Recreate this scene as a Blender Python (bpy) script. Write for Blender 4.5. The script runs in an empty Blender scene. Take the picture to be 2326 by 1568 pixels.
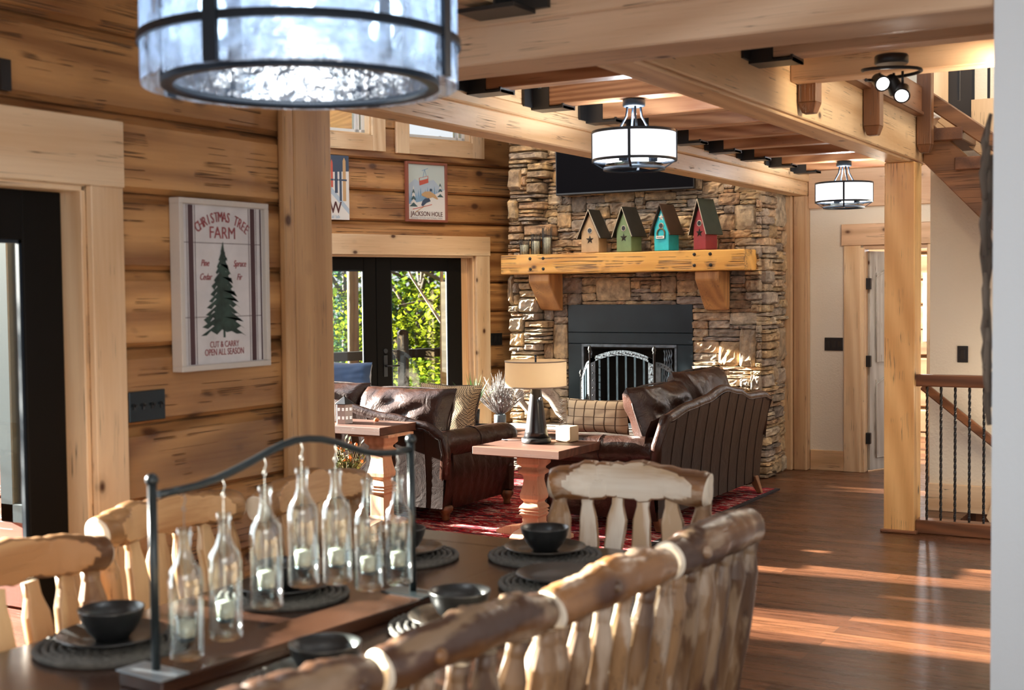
import bpy, bmesh, math, random
from mathutils import Vector, Matrix, noise
R = math.radians
SC = bpy.context.scene
COL = SC.collection
# ------------------------------------------------------------------ camera, world, exposure
FPX, PITCH, ROLL, YAW, EYE = 2888.3, 0.04257, -0.010333, R(30.102), 1.65
_A = Matrix(((1, 0, 0), (0, 0, -1), (0, 1, 0)))
_P = Matrix(((1, 0, 0), (0, math.cos(PITCH), -math.sin(PITCH)), (0, math.sin(PITCH), math.cos(PITCH))))
_Q = Matrix(((math.cos(ROLL), -math.sin(ROLL), 0), (math.sin(ROLL), math.cos(ROLL), 0), (0, 0, 1)))
_Z = Matrix(((math.cos(YAW), math.sin(YAW), 0), (-math.sin(YAW), math.cos(YAW), 0), (0, 0, 1)))
_M = _Q @ _P @ _A @ _Z
cam = bpy.data.objects.new('camera', bpy.data.cameras.new('camera'))
COL.objects.link(cam)
SC.camera = cam
cam.data.sensor_width = 36
cam.data.lens = FPX / 2326 * 36
cam.data.clip_start = 0.05
cam.data.clip_end = 300
rx, dn, fw = Vector(_M[0]), Vector(_M[1]), Vector(_M[2])
cam.matrix_world = Matrix.Translation((0, 0, EYE)) @ Matrix((rx, -dn, -fw)).transposed().to_4x4()
cam.data.dof.use_dof = True
cam.data.dof.focus_distance = 9.0
cam.data.dof.aperture_fstop = 3.2
SC.view_settings.view_transform = 'Standard'
SC.view_settings.look = 'None'
SC.view_settings.exposure = 0.12
SC.view_settings.gamma = 1
SC.view_settings.use_curve_mapping = False
SC.cycles.use_denoising = True
SC.cycles.max_bounces = 10
SC.cycles.diffuse_bounces = 4
SC.cycles.glossy_bounces = 4
SC.cycles.transmission_bounces = 10
SC.cycles.transparent_max_bounces = 16
SC.cycles.sample_clamp_indirect = 6
SC.cycles.caustics_reflective = False
SC.cycles.caustics_refractive = False
wd = bpy.data.worlds.new('world')
SC.world = wd
wd.use_nodes = True
_bg = wd.node_tree.nodes['Background']
_bg.inputs[0].default_value = (0.93, 0.96, 1.0, 1)
_bg.inputs[1].default_value = 1.0


def lamp(name, kind, loc, energy, color=(1, 1, 1), size=0.1, rot=None, size_y=None, spot=None):
    d = bpy.data.lights.new(name, kind)
    d.energy = energy
    d.color = color
    if kind == 'AREA':
        d.size = size
        if size_y:
            d.shape = 'RECTANGLE'
            d.size_y = size_y
    elif kind in ('POINT', 'SPOT'):
        d.shadow_soft_size = size
        if spot:
            d.spot_size = spot
            d.spot_blend = 0.6
    o = bpy.data.objects.new(name, d)
    COL.objects.link(o)
    o.location = loc
    if rot is not None:
        o.rotation_euler = Vector(rot).to_track_quat('-Z', 'Y').to_euler()
    return o


sun = lamp('sun', 'SUN', (-20, 0, 8), 85.0, (1.0, 0.93, 0.82), rot=(1.0, 0.10, -0.257))
sun.data.angle = R(0.6)
# daylight arriving through the tall glazing of the great room and the patio doors beside the table
lamp('great_room_daylight', 'AREA', (-7.2, 7.2, 3.6), 150, (0.86, 0.93, 1.0), 3.0, rot=(0.85, 0.2, -0.45), size_y=3.2)
lamp('patio_door_daylight', 'AREA', (-3.7, 2.0, 1.5), 45, (0.86, 0.93, 1.0), 1.6, rot=(1, 0.1, -0.1), size_y=1.6)
lamp('camera_side_fill', 'AREA', (1.2, -1.2, 2.6), 80, (1.0, 0.96, 0.90), 3.0, rot=(-0.55, 0.85, -0.25), size_y=2.0)  # added soft fill from behind the camera, no window stands here
lamp('hall_light', 'POINT', (-2.5, 10.3, 2.3), 16, (1.0, 0.86, 0.68), 0.12)
lamp('bedroom_daylight', 'AREA', (-2.6, 14.0, 2.0), 60, (0.85, 0.92, 1.0), 1.5, rot=(0, -1, 0), size_y=1.5)
lamp('stair_light', 'POINT', (-1.2, 9.2, 0.9), 9, (1.0, 0.80, 0.56), 0.15)
lamp('loft_light', 'POINT', (-1.2, 8.6, 3.9), 55, (1.0, 0.86, 0.66), 0.15)
lamp('great_room_can', 'SPOT', (-5.0, 9.0, 4.6), 260, (1.0, 0.74, 0.44), 0.12, rot=(0.02, 0.33, -0.9), spot=R(80))
lamp('column_fill', 'SPOT', (-2.45, 6.75, 2.80), 90, (1.0, .84, .6), .08, rot=(.18, 1, -.62), spot=R(75))  # added warm fill aimed at the column, no fixture stands here
lamp('loft_edge_can', 'SPOT', (-0.9, 6.0, 2.6), 60, (1.0, 0.80, 0.55), 0.1, rot=(-0.55, 0.5, -0.1), spot=R(120))


# ------------------------------------------------------------------ pixel to room helpers (2326 x 1568)
def ray(x, y):
    return _M.transposed() @ Vector(((x - 1163) / FPX, (y - 784) / FPX, 1))


def az(x, y, z):
    r = ray(x, y); t = (z - EYE) / r.z
    return Vector((r.x * t, r.y * t, z))


def ax(x, y, X):
    r = ray(x, y); t = X / r.x
    return Vector((X, r.y * t, EYE + r.z * t))


def ay(x, y, Y):
    r = ray(x, y); t = Y / r.y
    return Vector((r.x * t, Y, EYE + r.z * t))


# ------------------------------------------------------------------ mesh builder
def ortho(d):
    d = d.normalized()
    a = Vector((0, 0, 1)) if abs(d.z) < 0.9 else Vector((1, 0, 0))
    u = a.cross(d).normalized()
    return u, d.cross(u).normalized()


class MB:
    def __init__(s):
        s.v, s.f, s.m, s.sm, s.col = [], [], [], [], None

    def face(s, idx, mat=0, smooth=False):
        s.f.append(tuple(idx)); s.m.append(mat); s.sm.append(smooth)

    def add(s, vs, fs, mat=0, smooth=False):
        o = len(s.v)
        s.v += [Vector(p) for p in vs]
        for f in fs:
            s.face([i + o for i in f], mat, smooth)
        return s

    def box(s, a, b, mat=0):
        (x0, y0, z0), (x1, y1, z1) = a, b
        x0, x1 = min(x0, x1), max(x0, x1); y0, y1 = min(y0, y1), max(y0, y1); z0, z1 = min(z0, z1), max(z0, z1)
        return s.add([(x0, y0, z0), (x1, y0, z0), (x1, y1, z0), (x0, y1, z0), (x0, y0, z1), (x1, y0, z1), (x1, y1, z1), (x0, y1, z1)],
                     [(0, 3, 2, 1), (4, 5, 6, 7), (0, 1, 5, 4), (1, 2, 6, 5), (2, 3, 7, 6), (3, 0, 4, 7)], mat)

    def cbox(s, c, h, mat=0):
        return s.box([c[i] - h[i] for i in range(3)], [c[i] + h[i] for i in range(3)], mat)

    def obox(s, p0, p1, w, h, mat=0, up=(0, 0, 1)):
        """bar from p0 to p1 with width w and height h"""
        p0, p1 = Vector(p0), Vector(p1)
        d = (p1 - p0).normalized(); up = Vector(up)
        sd = d.cross(up).normalized(); up = sd.cross(d).normalized()
        vs = [p + sd * (w / 2 * a) + up * (h / 2 * b) for p in (p0, p1) for a, b in ((-1, -1), (1, -1), (1, 1), (-1, 1))]
        return s.add(vs, [(3, 2, 1, 0), (4, 5, 6, 7), (0, 1, 5, 4), (1, 2, 6, 5), (2, 3, 7, 6), (3, 0, 4, 7)], mat)

    def prism(s, pts, a, b, mat=0, smooth=False):
        """pts: list of 3D points of one polygon (ccw seen from b side); extruded by vector b"""
        n = len(pts); b = Vector(b)
        vs = [Vector(p) + Vector(a) for p in pts] + [Vector(p) + Vector(a) + b for p in pts]
        s.add(vs, [tuple(reversed(range(n))), tuple(range(n, 2 * n))], mat)
        o = len(s.v) - 2 * n
        for i in range(n):
            j = (i + 1) % n
            s.face((o + i, o + j, o + n + j, o + n + i), mat, smooth)
        return s

    def lathe(s, prof, c=(0, 0, 0), n=24, mat=0, smooth=True, cap=True, sx=1, sy=1):
        o = len(s.v); c = Vector(c)
        for r, z in prof:
            for k in range(n):
                a = 2 * math.pi * k / n
                s.v.append(c + Vector((r * sx * math.cos(a), r * sy * math.sin(a), z)))
        for i in range(len(prof) - 1):
            for k in range(n):
                j = (k + 1) % n
                s.face((o + i * n + k, o + i * n + j, o + (i + 1) * n + j, o + (i + 1) * n + k), mat, smooth)
        if cap:
            s.face([o + k for k in reversed(range(n))], mat)
            e = o + (len(prof) - 1) * n
            s.face([e + k for k in range(n)], mat)
        return s

    def tube(s, pts, rad, n=8, mat=0, smooth=True, cap=True, capmat=None, flat=None, flatmat=0, rough=0, seed=0, closed=False):
        """flat: (direction, func(t)->limit or None) cuts the tube to a flat face"""
        pts = [Vector(p) for p in pts]; L = len(pts)
        if not hasattr(rad, '__len__'):
            rad = [rad] * L
        o = len(s.v)
        u = None
        cut = []
        if flat and s.col is None:
            s.col = [(0, 0, 0)] * len(s.v)
        for i, p in enumerate(pts):
            if closed:
                d = (pts[(i + 1) % L] - pts[i - 1]).normalized()
            else:
                d = (pts[min(i + 1, L - 1)] - pts[max(i - 1, 0)]).normalized()
            if u is None:
                u, w = ortho(d)
            else:
                u = (u - d * u.dot(d)).normalized(); w = d.cross(u)
            for k in range(n):
                a = 2 * math.pi * k / n
                r = rad[i]
                if rough:
                    r *= 1 + rough * noise.noise(Vector((p.x * 9 + seed * 7.1 + math.cos(a) * .8, p.y * 9 + math.sin(a) * .8, p.z * 9 + seed)))
                off = (u * math.cos(a) + w * math.sin(a)) * r
                c = False
                if flat:
                    lim = flat[1](i / (L - 1))
                    fd = Vector(flat[0])
                    if lim is not None and off.dot(fd) > lim:
                        off -= fd * (off.dot(fd) - lim); c = True
                cut.append(c)
                s.v.append(p + off)
                if flat:
                    s.col.append((1, 1, 1) if c else (0, 0, 0))
        M = L if closed else L - 1
        for i in range(M):
            i2 = (i + 1) % L
            for k in range(n):
                j = (k + 1) % n
                cc = cut[i * n + k] and cut[i * n + j] and cut[i2 * n + k] and cut[i2 * n + j]
                s.face((o + i * n + k, o + i * n + j, o + i2 * n + j, o + i2 * n + k), mat, smooth and not cc)
        if cap and not closed:
            cm = mat if capmat is None else capmat
            s.face([o + k for k in reversed(range(n))], cm)
            e = o + (L - 1) * n
            s.face([e + k for k in range(n)], cm)
        return s

    def ball(s, c, r, n=10, mat=0, sq=None):
        prof = [(max(math.sin(math.pi * i / n), 0.02) * r, -math.cos(math.pi * i / n) * r * (sq or 1)) for i in range(n + 1)]
        return s.lathe(prof, c, max(8, n + 2), mat)

    def merge(s, me, M=None, mat=0):
        o = len(s.v)
        for v in me.vertices:
            s.v.append((M @ v.co) if M else v.co.copy())
        for p in me.polygons:
            s.face([i + o for i in p.vertices], mat)
        return s

    def xf(s, M, start=0):
        for i in range(start, len(s.v)):
            s.v[i] = M @ s.v[i]
        return s

    def build(s, name, mats, parent=None, off=None, bevel=None, seg=1, weld=False, subd=0):
        me = bpy.data.meshes.new(name)
        vs = s.v
        if off is not None:
            off = Vector(off); vs = [v - off for v in vs]
        me.from_pydata([tuple(v) for v in vs], [], s.f)
        if not isinstance(mats, (list, tuple)):
            mats = [mats]
        for m in mats:
            me.materials.append(m)
        me.polygons.foreach_set('material_index', s.m)
        me.polygons.foreach_set('use_smooth', s.sm)
        if s.col:
            at = me.color_attributes.new('Col', 'FLOAT_COLOR', 'POINT')
            for i, c in enumerate(s.col):
                at.data[i].color = (*c, 1)
        me.update()
        o = bpy.data.objects.new(name, me)
        COL.objects.link(o)
        if parent is not None:
            o.parent = parent
        elif off is not None:
            o.location = off
        if weld:
            o.modifiers.new('weld', 'WELD').merge_threshold = 0.0002
        if bevel:
            b = o.modifiers.new('bevel', 'BEVEL'); b.width = bevel; b.segments = seg; b.limit_method = 'ANGLE'; b.angle_limit = R(40)
        if subd:
            d = o.modifiers.new('sub', 'SUBSURF'); d.levels = subd; d.render_levels = subd
        return o


def thing(name, label, cat, loc=(0, 0, 0), rz=0, group=None, M=None):
    o = bpy.data.objects.new(name, None)
    COL.objects.link(o)
    o.empty_display_size = .05
    if M is not None:
        o.matrix_world = M
    else:
        o.location = loc
        o.rotation_euler = (0, 0, rz)
    return tag(o, label, cat, group)


def tag(o, label, cat, group=None, kind=None):
    o['label'] = label
    o['category'] = cat
    if group:
        o['group'] = group
    if kind:
        o['kind'] = kind
    return o


def struct(o):
    o['kind'] = 'structure'
    return o


# ------------------------------------------------------------------ materials
def new_mat(name):
    m = bpy.data.materials.new(name)
    m.use_nodes = True
    nt = m.node_tree
    return m, nt, nt.nodes, nt.links, nt.nodes['Principled BSDF']


def plain(name, col, rough=.5, metal=0, spec=.5, bump=0, bscale=60, coat=0, vary=0, vscale=4, sheen=0):
    m, nt, N, L, B = new_mat(name)
    B.inputs['Base Color'].default_value = (*col, 1)
    B.inputs['Roughness'].default_value = rough
    B.inputs['Metallic'].default_value = metal
    B.inputs['Specular IOR Level'].default_value = spec
    B.inputs['Coat Weight'].default_value = coat
    B.inputs['Sheen Weight'].default_value = sheen
    tc = N.new('ShaderNodeTexCoord')
    if vary:
        n = N.new('ShaderNodeTexNoise'); n.inputs['Scale'].default_value = vscale; n.inputs['Detail'].default_value = 5
        L.new(tc.outputs['Object'], n.inputs['Vector'])
        r = N.new('ShaderNodeValToRGB')
        r.color_ramp.elements[0].position = .3; r.color_ramp.elements[1].position = .7
        r.color_ramp.elements[0].color = (*[c * (1 - vary) for c in col], 1)
        r.color_ramp.elements[1].color = (*[min(1, c * (1 + vary)) for c in col], 1)
        L.new(n.outputs['Fac'], r.inputs['Fac']); L.new(r.outputs['Color'], B.inputs['Base Color'])
    if bump:
        n2 = N.new('ShaderNodeTexNoise'); n2.inputs['Scale'].default_value = bscale; n2.inputs['Detail'].default_value = 4
        L.new(tc.outputs['Object'], n2.inputs['Vector'])
        b = N.new('ShaderNodeBump'); b.inputs['Strength'].default_value = bump; b.inputs['Distance'].default_value = .01
        L.new(n2.outputs['Fac'], b.inputs['Height']); L.new(b.outputs['Normal'], B.inputs['Normal'])
    return m


def ramp(N, stops):
    r = N.new('ShaderNodeValToRGB')
    e = r.color_ramp.elements
    while len(e) < len(stops):
        e.new(.5)
    for i, (p, c) in enumerate(stops):
        e[i].position = p; e[i].color = (*c, 1)
    return r


def wood(name, light, dark, axis='X', rings=9, rough=.5, knots=.05, crack=0.0, bump=.35, course=None, coat=0, knotcol=(.09, .035, .015), contrast=1.0, dist=5, hew=0, cut=None):
    """procedural timber with grain along axis, knots, checks and a random tone per board course"""
    m, nt, N, L, B = new_mat(name)
    tc = N.new('ShaderNodeTexCoord'); oi = N.new('ShaderNodeObjectInfo')
    mul = N.new('ShaderNodeVectorMath'); mul.operation = 'SCALE'
    mul.inputs[0].default_value = (31.7, 17.3, 23.9); L.new(oi.outputs['Random'], mul.inputs['Scale'])
    add = N.new('ShaderNodeVectorMath'); add.operation = 'ADD'
    L.new(tc.outputs['Object'], add.inputs[0]); L.new(mul.outputs[0], add.inputs[1])
    vec = add.outputs[0]
    tone = None
    if course:   # (component, size)
        sep = N.new('ShaderNodeSeparateXYZ'); L.new(tc.outputs['Object'], sep.inputs[0])
        dv = N.new('ShaderNodeMath'); dv.operation = 'DIVIDE'; dv.inputs[1].default_value = course[1]
        L.new(sep.outputs[course[0]], dv.inputs[0])
        sb = N.new('ShaderNodeMath'); sb.operation = 'ADD'; sb.inputs[1].default_value = course[2]; L.new(dv.outputs[0], sb.inputs[0])
        fl = N.new('ShaderNodeMath'); fl.operation = 'FLOOR'; L.new(sb.outputs[0], fl.inputs[0])
        wn = N.new('ShaderNodeTexWhiteNoise'); wn.noise_dimensions = '1D'; L.new(fl.outputs[0], wn.inputs['W'])
        sc = N.new('ShaderNodeVectorMath'); sc.operation = 'SCALE'; sc.inputs['Scale'].default_value = 9
        L.new(wn.outputs['Color'], sc.inputs[0])
        a2 = N.new('ShaderNodeVectorMath'); a2.operation = 'ADD'; L.new(vec, a2.inputs[0]); L.new(sc.outputs[0], a2.inputs[1])
        vec = a2.outputs[0]; tone = wn.outputs['Value']
    ai = 'XYZ'.index(axis)
    mp = N.new('ShaderNodeMapping'); s = [1, 1, 1]; s[ai] = .10
    mp.inputs['Scale'].default_value = s; L.new(vec, mp.inputs['Vector'])
    n0 = N.new('ShaderNodeTexNoise'); n0.inputs['Scale'].default_value = 1.5; n0.inputs['Detail'].default_value = 1.5; n0.inputs['Distortion'].default_value = .3
    L.new(mp.outputs[0], n0.inputs['Vector'])
    fr = N.new('ShaderNodeMath'); fr.operation = 'MULTIPLY'; fr.inputs[1].default_value = rings * 16; L.new(n0.outputs['Fac'], fr.inputs[0])
    sn = N.new('ShaderNodeMath'); sn.operation = 'SINE'; L.new(fr.outputs[0], sn.inputs[0])
    wv = N.new('ShaderNodeMath'); wv.operation = 'MULTIPLY_ADD'; wv.inputs[1].default_value = .5; wv.inputs[2].default_value = .5; L.new(sn.outputs[0], wv.inputs[0])
    n1 = N.new('ShaderNodeTexNoise'); n1.inputs['Scale'].default_value = 3.2; n1.inputs['Detail'].default_value = 5; n1.inputs['Distortion'].default_value = .6
    L.new(mp.outputs[0], n1.inputs['Vector'])
    mp2 = N.new('ShaderNodeMapping'); s2 = [70, 70, 70]; s2[ai] = 4
    mp2.inputs['Scale'].default_value = s2; L.new(vec, mp2.inputs['Vector'])
    n2 = N.new('ShaderNodeTexNoise'); n2.inputs['Scale'].default_value = 1; n2.inputs['Detail'].default_value = 2
    L.new(mp2.outputs[0], n2.inputs['Vector'])
    # combine
    m1 = N.new('ShaderNodeMath'); m1.operation = 'MULTIPLY_ADD'; m1.inputs[1].default_value = .32 * contrast; L.new(wv.outputs[0], m1.inputs[0])
    m2 = N.new('ShaderNodeMath'); m2.operation = 'MULTIPLY'; m2.inputs[1].default_value = .64 * contrast; L.new(n1.outputs['Fac'], m2.inputs[0])
    L.new(m2.outputs[0], m1.inputs[2])
    m3 = N.new('ShaderNodeMath'); m3.operation = 'MULTIPLY_ADD'; m3.inputs[1].default_value = .25; L.new(n2.outputs['Fac'], m3.inputs[0]); L.new(m1.outputs[0], m3.inputs[2])
    r = ramp(N, [(.35, light), (.62, [a * .55 + b * .45 for a, b in zip(light, dark)]), (.95, dark)])
    L.new(m3.outputs[0], r.inputs['Fac'])
    colr = r.outputs['Color']
    hgt = m3.outputs[0]
    if tone is not None:
        hs = N.new('ShaderNodeHueSaturation')
        mr = N.new('ShaderNodeMapRange'); mr.inputs['To Min'].default_value = .78; mr.inputs['To Max'].default_value = 1.16
        L.new(tone, mr.inputs['Value']); L.new(mr.outputs[0], hs.inputs['Value']); L.new(colr, hs.inputs['Color'])
        colr = hs.outputs['Color']
    if knots:
        mp3 = N.new('ShaderNodeMapping'); s3 = [4.6, 4.6, 4.6]; s3[ai] = 3.0
        mp3.inputs['Scale'].default_value = s3; L.new(vec, mp3.inputs['Vector'])
        vo = N.new('ShaderNodeTexVoronoi'); vo.inputs['Scale'].default_value = 1; L.new(mp3.outputs[0], vo.inputs['Vector'])
        rk = ramp(N, [(knots * .9, (1, 1, 1)), (knots * 1.4, (.6, .6, .6)), (knots * 1.9, (.18, .18, .18)), (knots * 3.4, (0, 0, 0))]); L.new(vo.outputs['Distance'], rk.inputs['Fac'])
        mx = N.new('ShaderNodeMixRGB'); mx.inputs['Color2'].default_value = (*knotcol, 1)
        L.new(rk.outputs['Color'], mx.inputs['Fac']); L.new(colr, mx.inputs['Color1']); colr = mx.outputs['Color']
    if crack:
        mp4 = N.new('ShaderNodeMapping'); s4 = [30, 30, 30]; s4[ai] = .45
        mp4.inputs['Scale'].default_value = s4; L.new(vec, mp4.inputs['Vector'])
        nc = N.new('ShaderNodeTexNoise'); nc.inputs['Scale'].default_value = 1; nc.inputs['Detail'].default_value = 3; nc.inputs['Roughness'].default_value = .6
        L.new(mp4.outputs[0], nc.inputs['Vector'])
        rc = ramp(N, [(.5 - .012 * crack, (0, 0, 0)), (.5, (1, 1, 1)), (.5 + .012 * crack, (0, 0, 0))]); L.new(nc.outputs['Fac'], rc.inputs['Fac'])
        ng = N.new('ShaderNodeTexNoise'); ng.inputs['Scale'].default_value = 5; L.new(vec, ng.inputs['Vector'])
        rg = ramp(N, [(.50, (0, 0, 0)), (.56, (.9, .9, .9))]); L.new(ng.outputs['Fac'], rg.inputs['Fac'])
        mm = N.new('ShaderNodeMath'); mm.operation = 'MULTIPLY'; L.new(rc.outputs['Color'], mm.inputs[0]); L.new(rg.outputs['Color'], mm.inputs[1])
        mx2 = N.new('ShaderNodeMixRGB'); mx2.inputs['Color2'].default_value = (.06, .025, .01, 1)
        L.new(mm.outputs[0], mx2.inputs['Fac']); L.new(colr, mx2.inputs['Color1']); colr = mx2.outputs['Color']
        hh = N.new('ShaderNodeMath'); hh.operation = 'SUBTRACT'; L.new(hgt, hh.inputs[0]); L.new(mm.outputs[0], hh.inputs[1]); hgt = hh.outputs[0]
    if hew:
        nh = N.new('ShaderNodeTexNoise'); nh.inputs['Scale'].default_value = 7; nh.inputs['Detail'].default_value = 3
        mph = N.new('ShaderNodeMapping'); sh = [1.6, 1.6, 1.6]; sh[ai] = .8; mph.inputs['Scale'].default_value = sh
        L.new(vec, mph.inputs['Vector']); L.new(mph.outputs[0], nh.inputs['Vector'])
        hm = N.new('ShaderNodeMath'); hm.operation = 'MULTIPLY_ADD'; hm.inputs[1].default_value = hew * 4; L.new(nh.outputs['Fac'], hm.inputs[0]); L.new(hgt, hm.inputs[2]); hgt = hm.outputs[0]
    if cut:
        at = N.new('ShaderNodeAttribute'); at.attribute_name = 'Col'
        rc2 = ramp(N, [(.46, (0, 0, 0)), (.54, (1, 1, 1))]); L.new(at.outputs['Fac'], rc2.inputs['Fac'])
        rr2 = ramp(N, [(.30, cut[0]), (.62, [a * .6 + b * .4 for a, b in zip(*cut)]), (.8, cut[1])]); L.new(m3.outputs[0], rr2.inputs['Fac'])
        npl = N.new('ShaderNodeTexNoise'); npl.inputs['Scale'].default_value = 7; npl.inputs['Detail'].default_value = 4
        mpl = N.new('ShaderNodeMapping'); spl = [2.2, 2.2, 2.2]; spl[ai] = .7; mpl.inputs['Scale'].default_value = spl
        L.new(vec, mpl.inputs['Vector']); L.new(mpl.outputs[0], npl.inputs['Vector'])
        rpl = ramp(N, [(.52, (0, 0, 0)), (.60, (.38, .38, .38))]); L.new(npl.outputs['Fac'], rpl.inputs['Fac'])
        mxp = N.new('ShaderNodeMath'); mxp.operation = 'MAXIMUM'; L.new(rc2.outputs['Color'], mxp.inputs[0]); L.new(rpl.outputs['Color'], mxp.inputs[1])
        mx3 = N.new('ShaderNodeMixRGB'); L.new(mxp.outputs[0], mx3.inputs['Fac']); L.new(colr, mx3.inputs['Color1']); L.new(rr2.outputs['Color'], mx3.inputs['Color2']); colr = mx3.outputs['Color']
    L.new(colr, B.inputs['Base Color'])
    B.inputs['Roughness'].default_value = rough
    B.inputs['Coat Weight'].default_value = coat
    B.inputs['Coat Roughness'].default_value = .2
    b = N.new('ShaderNodeBump'); b.inputs['Strength'].default_value = bump; b.inputs['Distance'].default_value = .004
    L.new(hgt, b.inputs['Height']); L.new(b.outputs['Normal'], B.inputs['Normal'])
    return m


def glow(name, col, strength, base=None):
    m, nt, N, L, B = new_mat(name)
    B.inputs['Base Color'].default_value = (*(base or col), 1)
    B.inputs['Emission Color'].default_value = (*col, 1)
    B.inputs['Emission Strength'].default_value = strength
    return m


def pane(name, tint=(1, 1, 1), refl=1.0, rough=0.0):
    m, nt, N, L, B = new_mat(name)
    t = N.new('ShaderNodeBsdfTransparent'); t.inputs[0].default_value = (*tint, 1)
    g = N.new('ShaderNodeBsdfGlossy'); g.inputs['Roughness'].default_value = rough
    fr = N.new('ShaderNodeFresnel'); fr.inputs['IOR'].default_value = 1.45
    ml = N.new('ShaderNodeMath'); ml.operation = 'MULTIPLY'; ml.inputs[1].default_value = refl
    L.new(fr.outputs[0], ml.inputs[0])
    mx = N.new('ShaderNodeMixShader'); L.new(ml.outputs[0], mx.inputs[0]); L.new(t.outputs[0], mx.inputs[1]); L.new(g.outputs[0], mx.inputs[2])
    L.new(mx.outputs[0], N['Material Output'].inputs['Surface'])
    N.remove(B)
    return m


def attr_mat(name, rough=.8, bump=.6, spec=.35):
    m, nt, N, L, B = new_mat(name)
    a = N.new('ShaderNodeAttribute'); a.attribute_name = 'Col'
    tc = N.new('ShaderNodeTexCoord')
    n = N.new('ShaderNodeTexNoise'); n.inputs['Scale'].default_value = 14; n.inputs['Detail'].default_value = 8; n.inputs['Roughness'].default_value = .65
    L.new(tc.outputs['Object'], n.inputs['Vector'])
    r = ramp(N, [(.3, (.42, .40, .40)), (.52, (.95, .93, .9)), (.72, (1.5, 1.4, 1.25))])
    L.new(n.outputs['Fac'], r.inputs['Fac'])
    mx = N.new('ShaderNodeMixRGB'); mx.blend_type = 'MULTIPLY'; mx.inputs['Fac'].default_value = 1
    L.new(a.outputs['Color'], mx.inputs['Color1']); L.new(r.outputs['Color'], mx.inputs['Color2'])
    L.new(mx.outputs['Color'], B.inputs['Base Color'])
    B.inputs['Roughness'].default_value = rough; B.inputs['Specular IOR Level'].default_value = spec
    n2 = N.new('ShaderNodeTexNoise'); n2.inputs['Scale'].default_value = 26; n2.inputs['Detail'].default_value = 8; n2.inputs['Roughness'].default_value = .6
    L.new(tc.outputs['Object'], n2.inputs['Vector'])
    b = N.new('ShaderNodeBump'); b.inputs['Strength'].default_value = bump; b.inputs['Distance'].default_value = .012
    L.new(n2.outputs['Fac'], b.inputs['Height']); L.new(b.outputs['Normal'], B.inputs['Normal'])
    return m


def floor_mat():
    m, nt, N, L, B = new_mat('floor_planks')
    tc = N.new('ShaderNodeTexCoord')
    br = N.new('ShaderNodeTexBrick'); br.offset = .37; br.squash = 1
    br.inputs['Scale'].default_value = 1; br.inputs['Brick Width'].default_value = 1.7; br.inputs['Row Height'].default_value = .127
    br.inputs['Mortar Size'].default_value = .0016; br.inputs['Mortar Smooth'].default_value = .3; br.inputs['Bias'].default_value = 0
    br.inputs['Color1'].default_value = (.070, .027, .013, 1); br.inputs['Color2'].default_value = (.165, .070, .033, 1); br.inputs['Mortar'].default_value = (.012, .006, .004, 1)
    L.new(tc.outputs['Object'], br.inputs['Vector'])
    mp = N.new('ShaderNodeMapping'); mp.inputs['Scale'].default_value = (1.6, 22, 1); L.new(tc.outputs['Object'], mp.inputs['Vector'])
    n = N.new('ShaderNodeTexNoise'); n.inputs['Scale'].default_value = 1.5; n.inputs['Detail'].default_value = 7; n.inputs['Roughness'].default_value = .62; n.inputs['Distortion'].default_value = .8
    L.new(mp.outputs[0], n.inputs['Vector'])
    r = ramp(N, [(.3, (.45, .42, .4)), (.55, (1, .97, .94)), (.75, (1.55, 1.45, 1.35))]); L.new(n.outputs['Fac'], r.inputs['Fac'])
    mx = N.new('ShaderNodeMixRGB'); mx.blend_type = 'MULTIPLY'; mx.inputs['Fac'].default_value = 1
    L.new(br.outputs['Color'], mx.inputs['Color1']); L.new(r.outputs['Color'], mx.inputs['Color2']); L.new(mx.outputs['Color'], B.inputs['Base Color'])
    mp2 = N.new('ShaderNodeMapping'); mp2.inputs['Scale'].default_value = (3, 7, 1); L.new(tc.outputs['Object'], mp2.inputs['Vector'])
    n2 = N.new('ShaderNodeTexNoise'); n2.inputs['Scale'].default_value = 2.4; n2.inputs['Detail'].default_value = 5; L.new(mp2.outputs[0], n2.inputs['Vector'])
    rr = N.new('ShaderNodeMapRange'); rr.inputs['To Min'].default_value = .16; rr.inputs['To Max'].default_value = .42; L.new(n.outputs['Fac'], rr.inputs['Value'])
    L.new(rr.outputs[0], B.inputs['Roughness'])
    ad = N.new('ShaderNodeMath'); ad.operation = 'MULTIPLY_ADD'; ad.inputs[1].default_value = .5; L.new(n.outputs['Fac'], ad.inputs[0]); L.new(n2.outputs['Fac'], ad.inputs[2])
    sb = N.new('ShaderNodeMath'); sb.operation = 'SUBTRACT'; L.new(ad.outputs[0], sb.inputs[0]); L.new(br.outputs['Fac'], sb.inputs[1])
    b = N.new('ShaderNodeBump'); b.inputs['Strength'].default_value = .45; b.inputs['Distance'].default_value = .006
    L.new(sb.outputs[0], b.inputs['Height']); L.new(b.outputs['Normal'], B.inputs['Normal'])
    return m


def checks(name, c1, c2, scale=60, rough=.9):
    m, nt, N, L, B = new_mat(name)
    tc = N.new('ShaderNodeTexCoord'); ck = N.new('ShaderNodeTexChecker'); ck.inputs['Scale'].default_value = scale
    ck.inputs['Color1'].default_value = (*c1, 1); ck.inputs['Color2'].default_value = (*c2, 1)
    L.new(tc.outputs['Object'], ck.inputs['Vector']); L.new(ck.outputs['Color'], B.inputs['Base Color'])
    B.inputs['Roughness'].default_value = rough
    return m


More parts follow.
